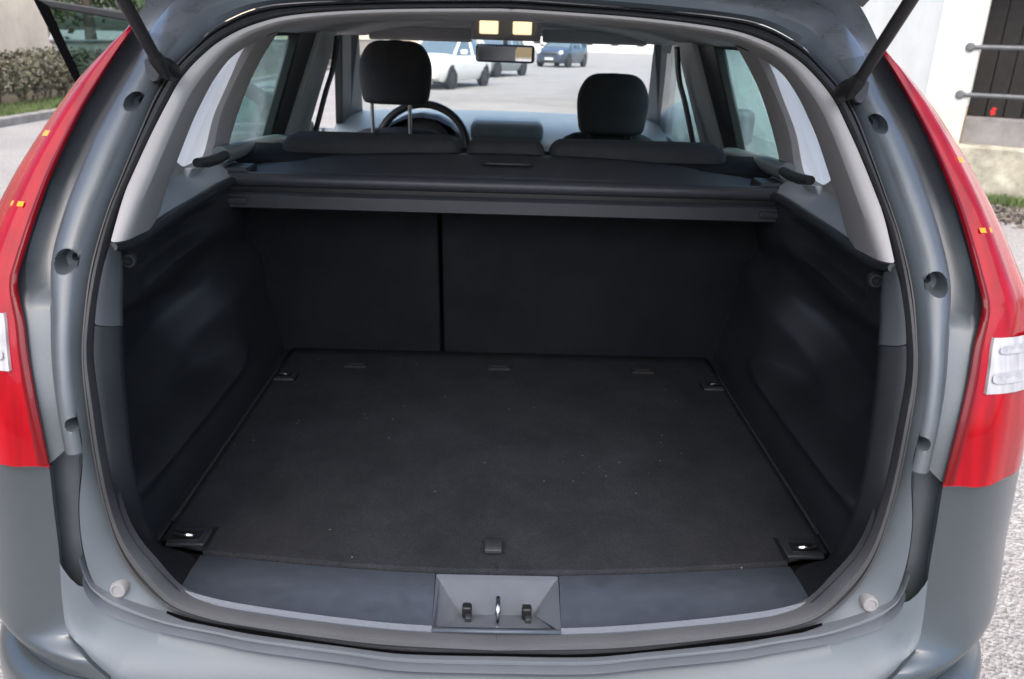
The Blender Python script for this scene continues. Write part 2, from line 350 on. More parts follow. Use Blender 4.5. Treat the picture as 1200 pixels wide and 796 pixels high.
# left side of the street: kerb, verge, clipped hedge and a sandy wall, all parallel to the street
KX = -7.2
V, F = box_geo((KX-.09, 40, .035), (.18, 140, .17)); tag(obj('kerb', V, F, 'kerb', bevel=.02), kind='structure')
obj('verge', [(KX-.18, -30, .10), (KX-.18, 110, .10), (-14, 110, .10), (-14, -30, .10)], [(0, 1, 2, 3)], 'soil', smooth=False)['kind'] = 'structure'
blades('verge_grass', lambda: (KX-.2-random.random()**1.3*1.0, random.uniform(2, 34), .10), 26000, .09, .008, 'grass', 'short green grass on the verge between kerb and hedge')
hedge = empty('hedge', (-8.9, 20, .1), 'scruffy brown-green clipped hedge on the verge before the sandy wall', 'hedge')
def hp():
    y = random.uniform(0, 40); u = random.random(); top = .84+.04*math.sin(y*1.3)+.03*math.sin(y*3.1+1)
    if u < .55: return (-8.25+random.gauss(0, .07)-.1*math.sin(y*2.2)*.5, y, random.uniform(.28, top))
    if u < .8: return (random.uniform(-9.5, -8.2), y, top+random.gauss(0, .04))
    return (random.uniform(-9.4, -8.3), y, random.uniform(.25, top))
V, F = leaves(30000, hp, .05); obj('foliage', V, F, 'hedge', hedge, smooth=False, recalc=False)
tg = []
for i in range(420):
    y = random.uniform(0, 40); x = random.uniform(-9.2, -8.3); q = Vector((x, y, .09)); e = q+Vector((random.uniform(-.2, .3), random.uniform(-.25, .25), random.uniform(.4, .85)))
    tg.append(tube_geo([q, (q+e)/2+Vector((random.uniform(-.06, .06),)*3), e], [.014, .01, .005], 5))
V, F = merge(*tg); obj('stems', V, F, 'twig', hedge)['kind'] = 'stuff'
wl = empty('sandy_wall', (-10.1, 2, 0), 'tall sandy rendered wall standing behind the hedge', 'wall')
YW = ax((54, 20), -10.1).y; ZW = ax((100, 50), -10.1).z
V, F = box_geo((-10.3, (YW-20)/2, 2.2), (.4, YW+20, 4.4)); obj('wall_face', V, F, 'wallL', wl, bevel=.02)
V, F = box_geo((-10.3, (YW-20)/2, 4.45), (.56, YW+20.1, .12)); obj('coping', V, F, 'kerb', wl, bevel=.02)
w2 = empty('garden_wall', (-10.25, (YW+70)/2, 0), 'low sandy garden wall running on from the tall wall below the trees', 'wall')
V, F = box_geo((-10.25, (YW+.001+70)/2, ZW/2), (.3, 70-YW, ZW)); obj('wall_face', V, F, 'wallL', w2, bevel=.02)
V, F = box_geo((-10.25, (YW+.002+70)/2, ZW+.03), (.4, 70-YW-.05, .06)); obj('coping', V, F, 'kerb', w2, bevel=.02)
M['bark'] = mat('bark', (.10, .08, .06), .95, bump=.5, bscale=14, var=.3, vscale=4)
M['tree'] = mat('tree_leaves', (.06, .10, .035), .7, var=.5, vscale=2)
def tree(x, y, h, r_, lab, n):
    t = empty('broadleaf_tree', (x, y, 0), lab, 'tree', 'trees beyond the garden wall')
    rg = random.Random(int(x*10)+int(y)); top = Vector((x+rg.uniform(-.3, .3), y+rg.uniform(-.3, .3), h*.8)); gs = [tube_geo([(x, y, -.05), (x+.05, y, h*.35), top], [.2, .14, .03], 9)]; tips = []
    for k in range(13):
        f = rg.uniform(.28, .85); p = Vector((x, y, h*f)); a = rg.uniform(0, 6.28); L_ = r_*rg.uniform(.6, 1.0); e = p+Vector((math.cos(a)*L_, math.sin(a)*L_, rg.uniform(.3, 1.2)))
        gs.append(tube_geo([p, p.lerp(e, .5)+Vector((0, 0, .12)), e], [.06, .04, .012], 6)); tips += [p.lerp(e, u) for u in (.45, .7, .9, 1.0)]
    V, F = merge(*gs); obj('trunk', V, F, 'bark', t)
    tips.append(top)
    def fp():
        q = rg.choice(tips); return (q.x+rg.gauss(0, .33), q.y+rg.gauss(0, .33), q.z+rg.gauss(0, .28))
    V, F = leaves(n, fp, .11); obj('crown', V, F, 'tree', t, smooth=False, recalc=False)
for x, y, h, r_, lab in ((-12.6, 18.6, 4.6, 1.5, 'nearest small leafy tree behind the low garden wall, beside the tall wall end'), (-12.3, 24.5, 5.2, 1.9, 'taller leafy tree in the middle of the trees behind the garden wall'), (-13.5, 33, 5.0, 1.9, 'leafy tree behind the garden wall, farthest from the tall wall')):
    tree(x, y, h, r_, lab, 5000)
# arched niche moulding on the wall
arc = [Vector((-10.09, 13.0+.9*math.cos(t), 1.0+.9*math.sin(t))) for t in [math.pi*i/24 for i in range(25)]]
V, F = tube_geo(arc, .045, 6); obj('arch_moulding', V, F, 'kerb', wl)
# far end of the street
for i, (x, y, w_, h_, c) in enumerate([(-24, 120, 30, 9, 'wallL'), (14, 135, 30, 11, 'white'), (48, 128, 28, 8, 'wallL')]):
    b = empty('street_house', (x, y, 0), ['sandy house closing the far street end beside the pale one', 'pale tall house at the far end of the street', 'sandy low house beyond the right-hand bend'][i], 'house')
    V, F = box_geo((x, y, h_/2), (w_, 10, h_)); obj('wall', V, F, c, b)
    V, F = poly_prism([(x-w_/2-.4, y-5.4, h_), (x-w_/2-.4, y, h_+3), (x-w_/2-.4, y+5.4, h_)], (w_+.8, 0, 0)); obj('roof', V, F, mat('roof_tiles_%d' % i, (.2, .1, .07), .9, var=.3, bump=.3, bscale=5), b, smooth=False)
    for r_ in range(int(h_/3)):
        for k in range(int(w_/4)):
            box('window', (x-w_/2+2+k*4, y-5.01, 1.7+r_*3), (1.1, .1, 1.5), 'blackp', b, bevel=.02)

# right: white building on a mossy plinth, corner towards the street
C0 = Vector((4.36, 7.72, 0)); DR = Vector((.85, -.527, 0)).normalized(); NR = Vector((-DR.y, DR.x, 0))*-1   # NR points to the viewer
if NR.dot(CAM-C0) < 0: NR = -NR
rb = empty('white_building', C0, 'white rendered building with a barred opening on a mossy plinth', 'building')
def rw(s, z, d=0): return C0 + DR*s + NR*d + Vector((0, 0, z))
def plane_hit(p, d=0.):
    r_ = ray(p); t = (C0+NR*d-CAM).dot(NR)/r_.dot(NR); P = CAM+r_*t; return (P-C0).dot(DR), P.z
s0, _ = plane_hit((1147, 60)); _, zb = plane_hit((1160, 166)); s1 = s0+1.5; ztop = 2.3
def wallbox(name, sa, sb, za, zb_, da, db, m_, parent, bevel=.01):
    V, F = poly_prism([rw(sa, za, da), rw(sb, za, da), rw(sb, za, db), rw(sa, za, db)], (0, 0, zb_-za)); return obj(name, V, F, m_, parent, bevel=bevel)
_, zc = plane_hit((1115, 126)); _, zp = plane_hit((1170, 174), .12)
wallbox('pier', 0, s0, zc, 4.6, -.5, 0, 'white', rb)
wallbox('pier_base', -.03, s0+.0, zp-.02, zc, -.5, .045, 'wallL', rb, .008)
wallbox('wall', s1, s1+4, zp-.02, 4.6, -.5, 0, 'white', rb)
wallbox('lintel', s0-.001, s1+.001, ztop, 4.599, -.49, -.002, 'white', rb)
V, F = poly_prism([rw(0, 0, -.5), rw(0, 0, -.02), C0+Vector((.02, .02, 0)), C0+Vector((-.35, 14, 0)), C0+Vector((3, 14, 0))], (0, 0, 4.6)); obj('street_wall', V, F, mat('pale_green_render', (.76, .74, .66), .95, bump=.2, bscale=12, var=.14, vscale=.8), rb, smooth=False)
V, F = poly_prism([C0+Vector((-.2, -.3, 4.6)), C0+Vector((-.55, 14.3, 4.6)), C0+Vector((6, 14, 4.6)), rw(5.7, 4.6, .25)], (0, 0, .2)); obj('roof_edge', V, F, 'stonegrey', rb, smooth=False)
_, zs = plane_hit((1170, 141)); wallbox('step', s0+.002, s1-.002, zb-.1, zs-.0, -.48, -.14, 'stonegrey', rb)
wallbox('backing', s0-.02, s1+.02, zs-.1, ztop+.05, -.5, -.47, 'blackp', rb)
for i in range(9):
    a = s0+.005+i*.166; wallbox('board', a, a+.158, zs-.05, ztop, -.46+random.uniform(-.012, .012), -.40, 'plank', rb, .006)
for py in (56, 113):
    _, zz = plane_hit((1170, py)); tube('iron_bar', [rw(s0-.10, zz, .015), rw(s0+.4, zz, .015), rw(s1+.1, zz, .015)], .022, 'bar', rb, 8)
    for ss in (s0-.08, s1+.08):
        V, F = lathe_geo([(.045, -.03), (.045, .03), (.03, .045), (0, .046)], rw(ss, zz, 0), NR, 14); obj('bar_boss', V, F, 'bar', rb)
_, zr = plane_hit((1163, 133)); sr, _ = plane_hit((1163, 133))
V, F = poly_prism([rw(sr+a*.55, zr+b*.6, -.12) for a, b in ((-.03, -.05), (.05, -.03), (.03, .03), (.06, .07), (-.01, .09), (-.05, .02))], NR*.02)
tag(obj('ribbon', V, F, mat('red_cloth', (.6, .02, .02), .8), None, bevel=.006), 'small red scrap of cloth on the step behind the iron bars', 'cloth')
# plinth and strip below it
pl = tag(obj('plinth_wall', *poly_prism([rw(-.06, 0, .12), rw(6, 0, .12), rw(6, 0, -.3), rw(-.06, 0, -.3)], (0, 0, zp)), 'plinth', bevel=.02), 'low mossy rendered plinth wall under the white building', 'wall')
blades('wall_grass', lambda: tuple(rw(random.uniform(-.3, 3.5), .0, .14+random.random()**1.5*.32)), 9000, .10, .008, 'grass', 'strip of green grass along the foot of the plinth')
def lp():
    s, d = random.uniform(-.4, 3.6), .45+abs(random.gauss(0, .38)); P = rw(s, .012, d); return (P.x, P.y, abs(random.gauss(.012, .01)))
V, F = leaves(9000, lp, .03, .25); tag(obj('leaf_litter', V, F, 'litter', None, smooth=False, recalc=False), label='dark fallen leaves gathered in the gutter beside the grass', kind='stuff')
o = obj('gutter', [rw(-.5, .004, .1), rw(4, .004, .1), rw(4, .004, 1.25), rw(-.5, .004, 1.15)], [(0, 1, 2, 3)], 'soil', smooth=False); o['kind'] = 'structure'

# ================================================================== CARS PARKED UP THE STREET
M['carglass'] = mat('car_glass', (.10, .14, .155), .06, 0, .5)
M['headlamp'] = lens('headlamp_lens', (.7, .72, .74), .1)
def parked_car(name, label, front_wheel, ang, paint, L=4.2, W=1.76, H=1.47, suv=False):
    """front_wheel: ground point of the front wheel on the +X side, ang: yaw of the car's long axis from +Y; nose to -Y"""
    root = empty(name, (0, 0, 0), label, 'car', 'cars parked up the street')
    w_ = W/2; rw_ = .36 if suv else .31
    yf, yr = -1.30, 1.30
    zt = [(-2.12, .62), (-2.05, .72), (-1.7, .80), (-.95, .93), (0, .95), (1.3, .98), (1.9, 1.0), (2.08, .93), (2.12, .8)]
    if suv: zt = [(a, b+.14) for a, b in zt]
    wt = [(-2.12, .72), (-2.0, .86), (-1.6, .97), (-1., 1), (1.2, 1), (1.8, .96), (2.05, .9), (2.12, .8)]
    loops = []
    for i in range(40):
        y = -2.12 + 4.24*i/39; k = w_*lerp_tab(wt, y); z1 = lerp_tab(zt, y); lo = .22 if abs(y) < 1.9 else .3
        half = [(k*.0, lo), (k*.88, lo), (k*.97, lo+.12), (k, .5), (k*1.0, .66), (k*.97, z1-.10), (k*.90, z1-.02), (k*.6, z1+.02), (0, z1+.03)]
        loops.append([Vector((x, y, z)) for x, z in half]+[Vector((-x, y, z)) for x, z in half[-2:0:-1]])
    V, F = grid(loops, True); n = len(loops[0]); F += [tuple(range(n)), tuple(range(len(V)-n, len(V)))]
    body = obj('body', V, F, paint, root)
    zb = lerp_tab(zt, 0)+.0; zh = H if not suv else H+.12
    lo = [(-.95, .86), (-.3, .92), (.6, .92), (1.5, .90), (1.95, .80)]; hi = [(.05, .62), (.35, .68), (.8, .68), (1.3, .66), (1.62, .58)]
    def ring(tab, z, dz): return [Vector((w_*k, y, z-d)) for (y, k), d in zip(tab, dz)] + [Vector((-w_*k, y, z-d)) for (y, k), d in list(zip(tab, dz))[::-1]]
    b0, b1 = ring(lo, zb-.02, (0,)*5), ring(hi, zh-.05, (.06, .01, 0, .02, .07))
    V, F = grid([b0, b1], True); obj('cabin_glass', V, F, 'carglass', root, bevel=.02)
    top = [Vector((p.x*.82, p.y*.9+.02, p.z+.05)) for p in b1]; k = len(b1)
    V = b1+top; F = [(i, (i+1) % k, k+(i+1) % k, k+i) for i in range(k)] + [tuple(range(k, 2*k))]; obj('roof', V, F, paint, root)
    for s in (1, -1):
        for (a, c, r_) in (((lo[0]), (hi[0]), .05), ((.32, .925), (.5, .685), .05), ((1.28, .915), (1.2, .672), .06), ((lo[4]), (hi[4]), .09)):
            tube('pillar', [Vector((s*w_*a[1]*1.005, a[0], zb-.03)), Vector((s*w_*c[1]*1.01, c[0], zh-.06))], [r_, r_*.8], paint, root, 6)
        for y in (yf, yr):
            wr = empty('wheel', (s*(w_-.1), y, rw_), parent=root)
            V, F = lathe_geo([(rw_*.62, -.1), (rw_*.94, -.1), (rw_, -.06), (rw_, .06), (rw_*.94, .1), (rw_*.62, .1)], (s*(w_-.1), y, rw_), (1, 0, 0), 22); obj('tyre', V, F, 'tyre', wr)
            V, F = lathe_geo([(rw_*.64, .085), (rw_*.58, .07), (rw_*.2, .06), (.0, .085)], (s*(w_-.1), y, rw_), (s, 0, 0), 22); obj('rim', V, F, 'rim', wr)
            V, F = lathe_geo([(rw_*1.14, .0), (rw_*1.14, .012), (0, .013)], (s*(w_-.02), y, rw_+.02), (s, 0, 0), 22); obj('wheel_arch', V, F, 'blackp', root)
        V, F = lathe_geo([(0, .12), (.09, .1), (.13, .03), (.14, -.05)], (s*w_*.70, -1.98, .66+(.12 if suv else 0)), (s*.35, -1, .25), 14); obj('headlight', V, F, 'headlamp', root)
        box('wing_mirror', (s*(w_+.1), -.72, zb+.07), (.2, .1, .13), paint, root, .03)
    box('number_plate', (0, -2.135, .46), (.5, .02, .11), mat(name+'_plate', (.75, .75, .75), .5), root, .004)
    box('grille', (0, -2.10, .62+(.1 if suv else 0)), (.8, .06, .1), 'blackp', root, .02)
    box('bumper_slot', (0, -2.11, .3), (1.1, .06, .12), 'blackp', root, .02)
    rot = Matrix.Rotation(-ang, 4, 'Z')
    off = rot @ Vector((w_-.02, yf, 0))
    root.rotation_euler.z = -ang; root.location = Vector((front_wheel.x-off.x, front_wheel.y-off.y, 0)); root.scale = (1, L/4.24, 1)
    return root
parked_car('parked_car', 'white hatchback at the head of the row of parked cars', az((530, 105), 0), R(20), mat('white_paint', (.78, .78, .74), .3, coat=.5))
parked_car('parked_car', 'grey hatchback parked between the white hatchback and the dark off-roader', az((583, 91), 0), R(24), mat('grey_paint', (.25, .29, .30), .3, .4, .5))
parked_car('parked_car', 'dark blue off-roader parked beyond the grey hatchback', az((667, 79.5), 0), R(24), mat('blue_paint', (.05, .07, .10), .3, .4, .6), 4.4, 1.85, 1.6, True)

# ================================================================== THE ESTATE CAR
CAR = empty('estate_car', (0, 2, 0), 'dark grey estate car with its tailgate raised over an empty boot', 'car')
SD = (-1, 1)
# ---- stations round the opening (left half, top centre to bottom centre), photograph pixels
ST_D = [(590, 0), (450, 1), (350, 4), (299, 11), (255, 31), (230, 52), (205, 77), (184, 109), (166, 150), (146, 199), (126, 250), (108, 313), (100, 376), (98, 420), (103, 475), (113, 541), (125, 596), (140, 642), (163, 680), (200, 710), (251, 728), (300, 736), (388, 751), (476, 760), (590, 763)]
ST_E = [(590, 10), (450, 11), (350, 17), (300, 28), (263, 45), (235, 67), (212, 93), (196, 121), (178, 156), (158, 199), (137, 250), (121, 313), (111, 376), (110, 420), (117, 475), (127, 541), (140, 596), (156, 632), (182, 664), (211, 694), (251, 709), (300, 719), (375, 729), (451, 738), (590, 747)]
ST_C = [(590, -16), (450, -15), (343, -10), (285, -3), (240, 14), (217, 38), (194, 67), (174, 103), (152, 148), (130, 198), (108, 252), (92, 311), (85, 376), (84, 420), (88, 472), (97, 530), (93, 596), (99, 650), (116, 690), (160, 715), (245, 738), (300, 749), (390, 761), (476, 771), (590, 774)]
NS = 241
def full_loop(left):   # left half -> closed ring
    return left + mir(left)[-2:0:-1]
def c0(l, *ends):
    for e in ends: l[e].x = 0.0
    return l
D3 = cr([sp(p, .014) for p in ST_D], NS); E3 = cr([sp(p, .006) for p in ST_E], NS); C3 = cr([sp(p, 0) for p in ST_C], NS)
for l_ in (C3, D3, E3): c0(l_, 0, -1)
C3b = [c + (d-c)*.55 + Vector((0, .002, 0)) for c, d in zip(C3, D3)]
D3o = [d + (c-d)*.12 + Vector((0, .012, 0)) for c, d in zip(C3, D3)]
# painted step between the jamb ridge and the seal
V, F = grid([full_loop(l) for l in (C3, C3b, D3o)], True); obj('aperture_step', V, F, 'shelfp', CAR)
# rubber seal: ribbed band
def between(a, b, f, dy): return [p+(q-p)*f+Vector((0, dy, 0)) for p, q in zip(a, b)]
prof = [(0, .018), (.02, -.002), (.12, -.008), (.22, -.007), (.30, .002), (.36, .002), (.45, -.010), (.62, -.016), (.8, -.013), (.93, -.004), (1.0, .012)]
V, F = grid([full_loop(between(D3, E3, f, dy)) for f, dy in prof], True); obj('boot_seal', V, F, 'seal', CAR, keep=True)
# ---- jamb: ridge and outer channel (side + over the roof)
NB = 16
ST_A = [(590, -95), (450, -92), (330, -82), (250, -62), (190, -30), (157, 20), (138, 55), (118, 88), (97, 124), (68, 184), (48, 236), (26, 308), (29, 365), (33, 420), (43, 475), (57, 545)]
ST_B = [(590, -62), (450, -60), (336, -50), (268, -34), (216, -8), (184, 25), (160, 72), (139, 108), (122, 138), (102, 180), (76, 246), (60, 308), (61, 368), (62, 425), (67, 478), (76, 528)]
nj = 15*10*2+1
cj = cr([sp(p, 0) for p in ST_C[:NB]], nj); bj = cr([sp(p, .006) for p in ST_B], nj); aj = cr([sp(p, .018 if i < 10 else (.010 if i < 12 else .003)) for i, p in enumerate(ST_A)], nj); c0(cj, 0); c0(bj, 0); c0(aj, 0)
holes_px = [((156, 119), 10.5), ((75.5, 307), 13.5), ((83.5, 499), 8)]
def gz(z): t = max(0., min(1., (z-1.062)/.024)); return .22+.78*t*t*(3-2*t)
def jamb(s):
    loops = []
    nv = 16
    for k in range(nv+1):   # C -> B : ridge, slightly crowned, lit edge
        f = k/nv; dy = -.010*math.sin(math.pi*min(1, f*1.0))**.7
        loops.append(between(cj, bj, f, dy))
    for k in range(1, 5):  # step down behind B
        f = k/4; loops.append([b+(a-b)*.16*f+Vector((0, (.022*(f**.6)+.006*f)*gz(b.z), 0)) for a, b in zip(aj, bj)])
    for k in range(1, 9):
        f = .16+.84*k/8; loops.append([b+(a-b)*f+Vector((0, (.028-.018*((f-.16)/.84)**2)*gz(b.z), 0)) for a, b in zip(aj, bj)])
    loops.append([a+Vector((-.045*max(0., min(1., (1.36-a.z)/.12)), .004, 0)) for a in loops[-1]])
    V, F = grid([side(l, s) for l in loops])
    cups = []
    keep = list(F)
    for (px, r_) in holes_px:
        c = sp(px, -.007); c = Vector((c.x*(1 if s < 0 else -1), c.y, c.z)); rad = r_*(c-CAM).dot(_fw)/FPX
        # nearest vertex for the true surface point
        vn = min(V, key=lambda v: (v.x-c.x)**2+(v.z-c.z)**2); c.y = vn.y
        def dd(v): return math.hypot(v.x-c.x, (v.z-c.z))
        gone = [f for f in keep if dd(sum((V[i] for i in f), Vector())/4) <= rad and abs(V[f[0]].y-c.y) < .1]
        gs = set(gone); keep = [f for f in keep if f not in gs]
        gv = set(i for f in gone for i in f) & set(i for f in keep for i in f)
        for i in gv:
            k = rad/max(dd(V[i]), 1e-4); V[i] = Vector((c.x+(V[i].x-c.x)*k, V[i].y, c.z+(V[i].z-c.z)*k))
        cups.append((c, rad, [V[i] for i in gv]))
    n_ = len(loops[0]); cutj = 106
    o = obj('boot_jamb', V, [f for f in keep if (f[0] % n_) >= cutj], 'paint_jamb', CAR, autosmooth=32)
    obj('roof_channel', V, [f for f in keep if (f[0] % n_) < cutj], 'channel_lit', CAR, autosmooth=32)
    for c, rad, bd in cups:
        bd = sorted(bd, key=lambda v: math.atan2(v.z-c.z, v.x-c.x)); n_ = len(bd); yc = sum(v.y for v in bd)/n_
        yp_ = (yprof(c.z+.01)-yprof(c.z-.01))/.02; V2 = []
        for f_, h_, bl in ((1.0, .0, 0), (.97, .004, 0), (.90, .018, .4), (.82, .026, 1), (.40, .028, 1), (.36, .045, 1), (.01, .046, 1)):
            for v in bd:
                yy = v.y*(1-bl)+(yc+yp_*(v.z-c.z)*f_)*bl
                V2.append(Vector((c.x+(v.x-c.x)*f_, yy+h_, c.z+(v.z-c.z)*f_)))
        F2 = [(i*n_+k, i*n_+(k+1) % n_, (i+1)*n_+(k+1) % n_, (i+1)*n_+k) for i in range(6) for k in range(n_)]
        obj('bolt_hole', V2, F2, 'paint_jamb', o)
    return o
for s in SD: jamb(s)
# sealed flange below the jamb end (lower corner panel) : from C down the corner, outer edge Q
ST_Q = [(75, 528), (82, 560), (88, 600), (92, 640), (95, 662)]
ST_Q2 = [(97, 530), (97, 560), (94, 600), (98, 640), (102, 662)]
for s in SD:
    q2 = cr([sp(p, .004) for p in [(98, 531), (94, 560), (92, 600), (97, 648), (108, 682), (130, 705)]], 40)
    fe_c = cr([ay(p, y) for p, y in zip([(58, 546), (60, 570), (64, 605), (69, 646), (73, 700), (80, 742)], (.05, .046, .042, .036, .026, .008))], 40)
    loops = [q2, [p+Vector((-.002, .014, 0)) for p in q2]]
    for f in (.3, .6, .9): loops.append([p+(q-p)*f+Vector((0, .03+.012*math.sin(math.pi*f), 0)) for p, q in zip(q2, fe_c)])
    loops.append([q+Vector((-.02, .03, 0)) for q in fe_c])
    V, F = grid([side(l, s) for l in loops]); obj('corner_channel', V, F, 'paint_jamb', CAR)
    V, F = lathe_geo([(.0115, .012), (.0115, -.003), (.0098, -.006), (.0075, -.0065), (.0065, -.005), (0, -.005)], side([sp((140, 690), .0065)], s)[0], (0, 1, -.15), 22); obj('rubber_buffer', V, F, mat('grey_cap', (.20, .20, .205), .6), CAR)
# ---- sill lip under the seal, with its bright folded edges
ST_L1 = [(94, 656), (101, 675), (112, 691), (141, 708), (191, 727), (251, 739.5), (300, 749), (400, 762.5), (476, 771.5), (590, 774)]
ST_L2 = [(99, 680), (106, 697), (124, 714), (155, 727), (196, 739), (251, 750), (300, 760), (404, 774), (476, 783), (590, 786)]
l1 = cr([sp(p, -.004) for p in ST_L1], 160); l2 = cr([sp(p, -.010) for p in ST_L2], 160); c0(l1, -1); c0(l2, -1)
loops = [[p+Vector((0, .03, .004)) for p in l1], [p+Vector((0, .002, .003)) for p in l1], [p+Vector((0, -.003, .002)) for p in l1], between(l1, l2, .10, -.003), between(l1, l2, .18, .004), between(l1, l2, .74, .006), between(l1, l2, .84, -.003), between(l1, l2, 1.0, -.006), [p+Vector((0, .0, -.004)) for p in l2], [p+Vector((0, .05, -.006)) for p in l2]]
V, F = grid([l + mir(l)[::-1][1:] for l in loops]); obj('sill_lip', V, F, 'lipp', CAR, autosmooth=30)
# black strip painting the shadow gap between seal and lip
gp = cr([sp(p, -.001) for p in [(196, 716), (222, 724), (251, 731), (300, 739), (388, 753), (476, 763), (590, 766)]], 100); gq = cr([sp(p, .0) for p in [(195, 719), (220, 729), (249, 737), (301, 746.5), (390, 759), (476, 769), (590, 772)]], 100); c0(gp, -1); c0(gq, -1)
V, F = grid([l + mir(l)[::-1][1:] for l in (gp, gq)]); obj('sill_gap', V, F, 'void', CAR)
# ---- tail lamps
LA = cr([sp(p, -.006) for p in [(159, 28), (152, 40), (137, 62), (116, 95), (95, 131), (66, 191), (46, 242), (24, 311), (20, 332), (22, 350), (28, 380), (33, 420), (43, 475), (58, 548)]], 131)
WT = [(.84, .225), (.95, .205), (1.1, .145), (1.25, .105), (1.33, .08), (1.38, .05), (1.41, .02)]
DT = [(.84, .30), (1.1, .24), (1.3, .2), (1.4, .12)]
def lamp_sec(p, th, bulge=0., e=0.):
    w_, d_ = lerp_tab(WT, p.z)+e, lerp_tab(DT, p.z)
    q = Vector((p.x - w_*math.sin(th), p.y + d_*(1-math.cos(th)), p.z - .10*d_*(1-math.cos(th))))
    return q
def lamp_loop(th, e=0., a=0, b=None, yo=0.): return [lamp_sec(p, th, 0, e)+Vector((0, yo, 0)) for p in LA[a:b]]
ths = [R(90)*i/16 for i in range(17)]
zc1, zc0 = sp((21, 364), -.006).z, sp((33, 437), -.006).z
for s in SD:
    loops = [[p+Vector((-.022, .03, 0)) for p in LA], [p+Vector((-.0005, .003, 0)) for p in LA]]
    for i, th in enumerate(ths):
        rid = .0035 if 2 <= i <= 3 else (-.002 if i in (1, 5) else 0)
        loops.append(lamp_loop(th, rid, yo=-.004*math.sin(2*th)-rid))
    V, F = grid([side(l, s) for l in loops]); tl = obj('tail_lamp', V, F, 'red', CAR, autosmooth=60)
    tl['label'] = 'tall red tail lamp with a clear reversing-lamp section'
    # reversing lamp
    ids = [i for i, p in enumerate(LA) if zc0 <= p.z <= zc1]; a, b = ids[0], ids[-1]+1
    lo = []
    for k in range(15):
        th = R(7)+R(68)*k/14; lo.append([q+Vector((-.0015, -.0045-.003*math.sin(math.pi*k/14), 0)) for q in lamp_loop(th, .003, a, b)])
    n_ = len(lo[0])
    rim = [[q+Vector((.002, .009, 0)) for q in lo[0]]]+lo
    V, F = grid([side(l, s) for l in rim]); obj('clear_lens', V, F, 'clear', tl)
    def lamp_at(fi, th): return lamp_sec(LA[int(fi)].lerp(LA[int(fi)+1], fi % 1), th, 0, .0045)+Vector((-.0022, -.0066-.002*math.sin(th*2), 0))
    for fz, tc_ in ((.24, 21), (.72, 19)):    # bulb reflectors showing through the clear part
        ci = a+(b-a)*fz; V = [lamp_at(ci, R(tc_))]; F = []
        for r_ in (.4, .75, 1.0):
            V += [lamp_at(ci+1.5*r_*math.copysign(abs(math.sin(2*math.pi*k/20))**.5, math.sin(2*math.pi*k/20)), R(tc_+11*r_*math.copysign(abs(math.cos(2*math.pi*k/20))**.5, math.cos(2*math.pi*k/20)))) for k in range(20)]
        F = [(0, 1+k, 1+(k+1) % 20) for k in range(20)] + [(1+i*20+k, 1+i*20+(k+1) % 20, 21+i*20+(k+1) % 20, 21+i*20+k) for i in range(2) for k in range(20)]
        obj('reflector', side(V, s), F, 'refl', tl)
    for px, k0 in (((20, 243), 9), ((62, 158), 14)):  # amber bulb reflections painted onto the lens as small patches
        zz = sp(px).z; ii = min(range(len(LA)), key=lambda i: abs(LA[i].z-zz))
        lo2 = [[q+Vector((-.0005, -.0048, 0)) for q in lamp_loop(R(k0)+R(10)*k/5, .004, ii-1, ii+1)] for k in range(6)]
        V, F = grid([side(l, s) for l in lo2]); obj('amber_reflection', V, F, 'amber', tl)
    ze = list(range(2, len(LA)-1))
    V, F = grid([side([q+Vector((-.0002, -.0012-.003*math.sin(math.pi*k/3), 0)) for q in lamp_loop(R(3.6)*k/3, .0, ze[0], ze[-1]+1)], s) for k in range(4)]); obj('lens_edge', V, F, 'red_deep', tl)
# ---- body sides, bumper corners, bumper
LB = lamp_loop(R(90), 0, yo=.003)
FE_px = [(58, 549), (63, 596), (69, 646), (73, 704), (80, 744), (100, 772), (128, 797)]
FEy = [.048, .042, .034, .022, .004, -.022, -.035]
FE = cr([ay(p, y) for p, y in zip(FE_px, FEy)], 60)
for s in SD:
    loops = [[p+Vector((-.03, .06, 0)) for p in FE], [p+Vector((-.0005, .006, 0)) for p in FE], [p+Vector((.0005, .002, 0)) for p in FE]]
    for k in range(17):
        th = R(90)*k/16
        loops.append([Vector((p.x-.225*math.sin(th), p.y+.30*(1-math.cos(th)), p.z-.03*(1-math.cos(th)))) for i, p in enumerate(FE)])
    V, F = grid([side(l, s) for l in loops]); obj('bumper_corner', V, F, 'paint', CAR, autosmooth=50)
    V, F = tube_geo(side([Vector((FE[0].x-.225*math.sin(R(90)*k/16), FE[0].y+.30*(1-math.cos(R(90)*k/16))+.002, FE[0].z-.03*(1-math.cos(R(90)*k/16))+.001)) for k in range(17)], s), .003, 8); obj('lamp_seam', V, F, 'paint', CAR)
# bumper: step below the sill lip, then the rounded rear face running round the corners
fcut = FE[22:]
rest = [FE[-2], FE[-1], Vector((-.46, -.052, .600)), Vector((-.38, -.070, .591)), Vector((-.22, -.090, .582)), Vector((0, -.098, .578))]
def resamp(l, n): return [l[min(len(l)-2, int(i/(n-1)*(len(l)-1)))].lerp(l[min(len(l)-1, int(i/(n-1)*(len(l)-1))+1)], (i/(n-1)*(len(l)-1)) % 1 if i < n-1 else 1.0) for i in range(n)]
so = resamp(fcut, 60) + cr(rest, 76)[16:]
si = resamp(l2[:54], 60) + resamp(l2[53:], 61)[1:]
loops = [[p+Vector((-.004*0, .03, -.004)) for p in si], [p+Vector((0, .004, -.010)) for p in si]]
for f in (.15, .4, .7, .92):
    loops.append([p+Vector((0, .004, -.010))+(q-p-Vector((0, .004, -.010)))*f+Vector((0, 0, -.016*math.sin(math.pi*f)**.7)) for p, q in zip(si, so)])
loops += [so]
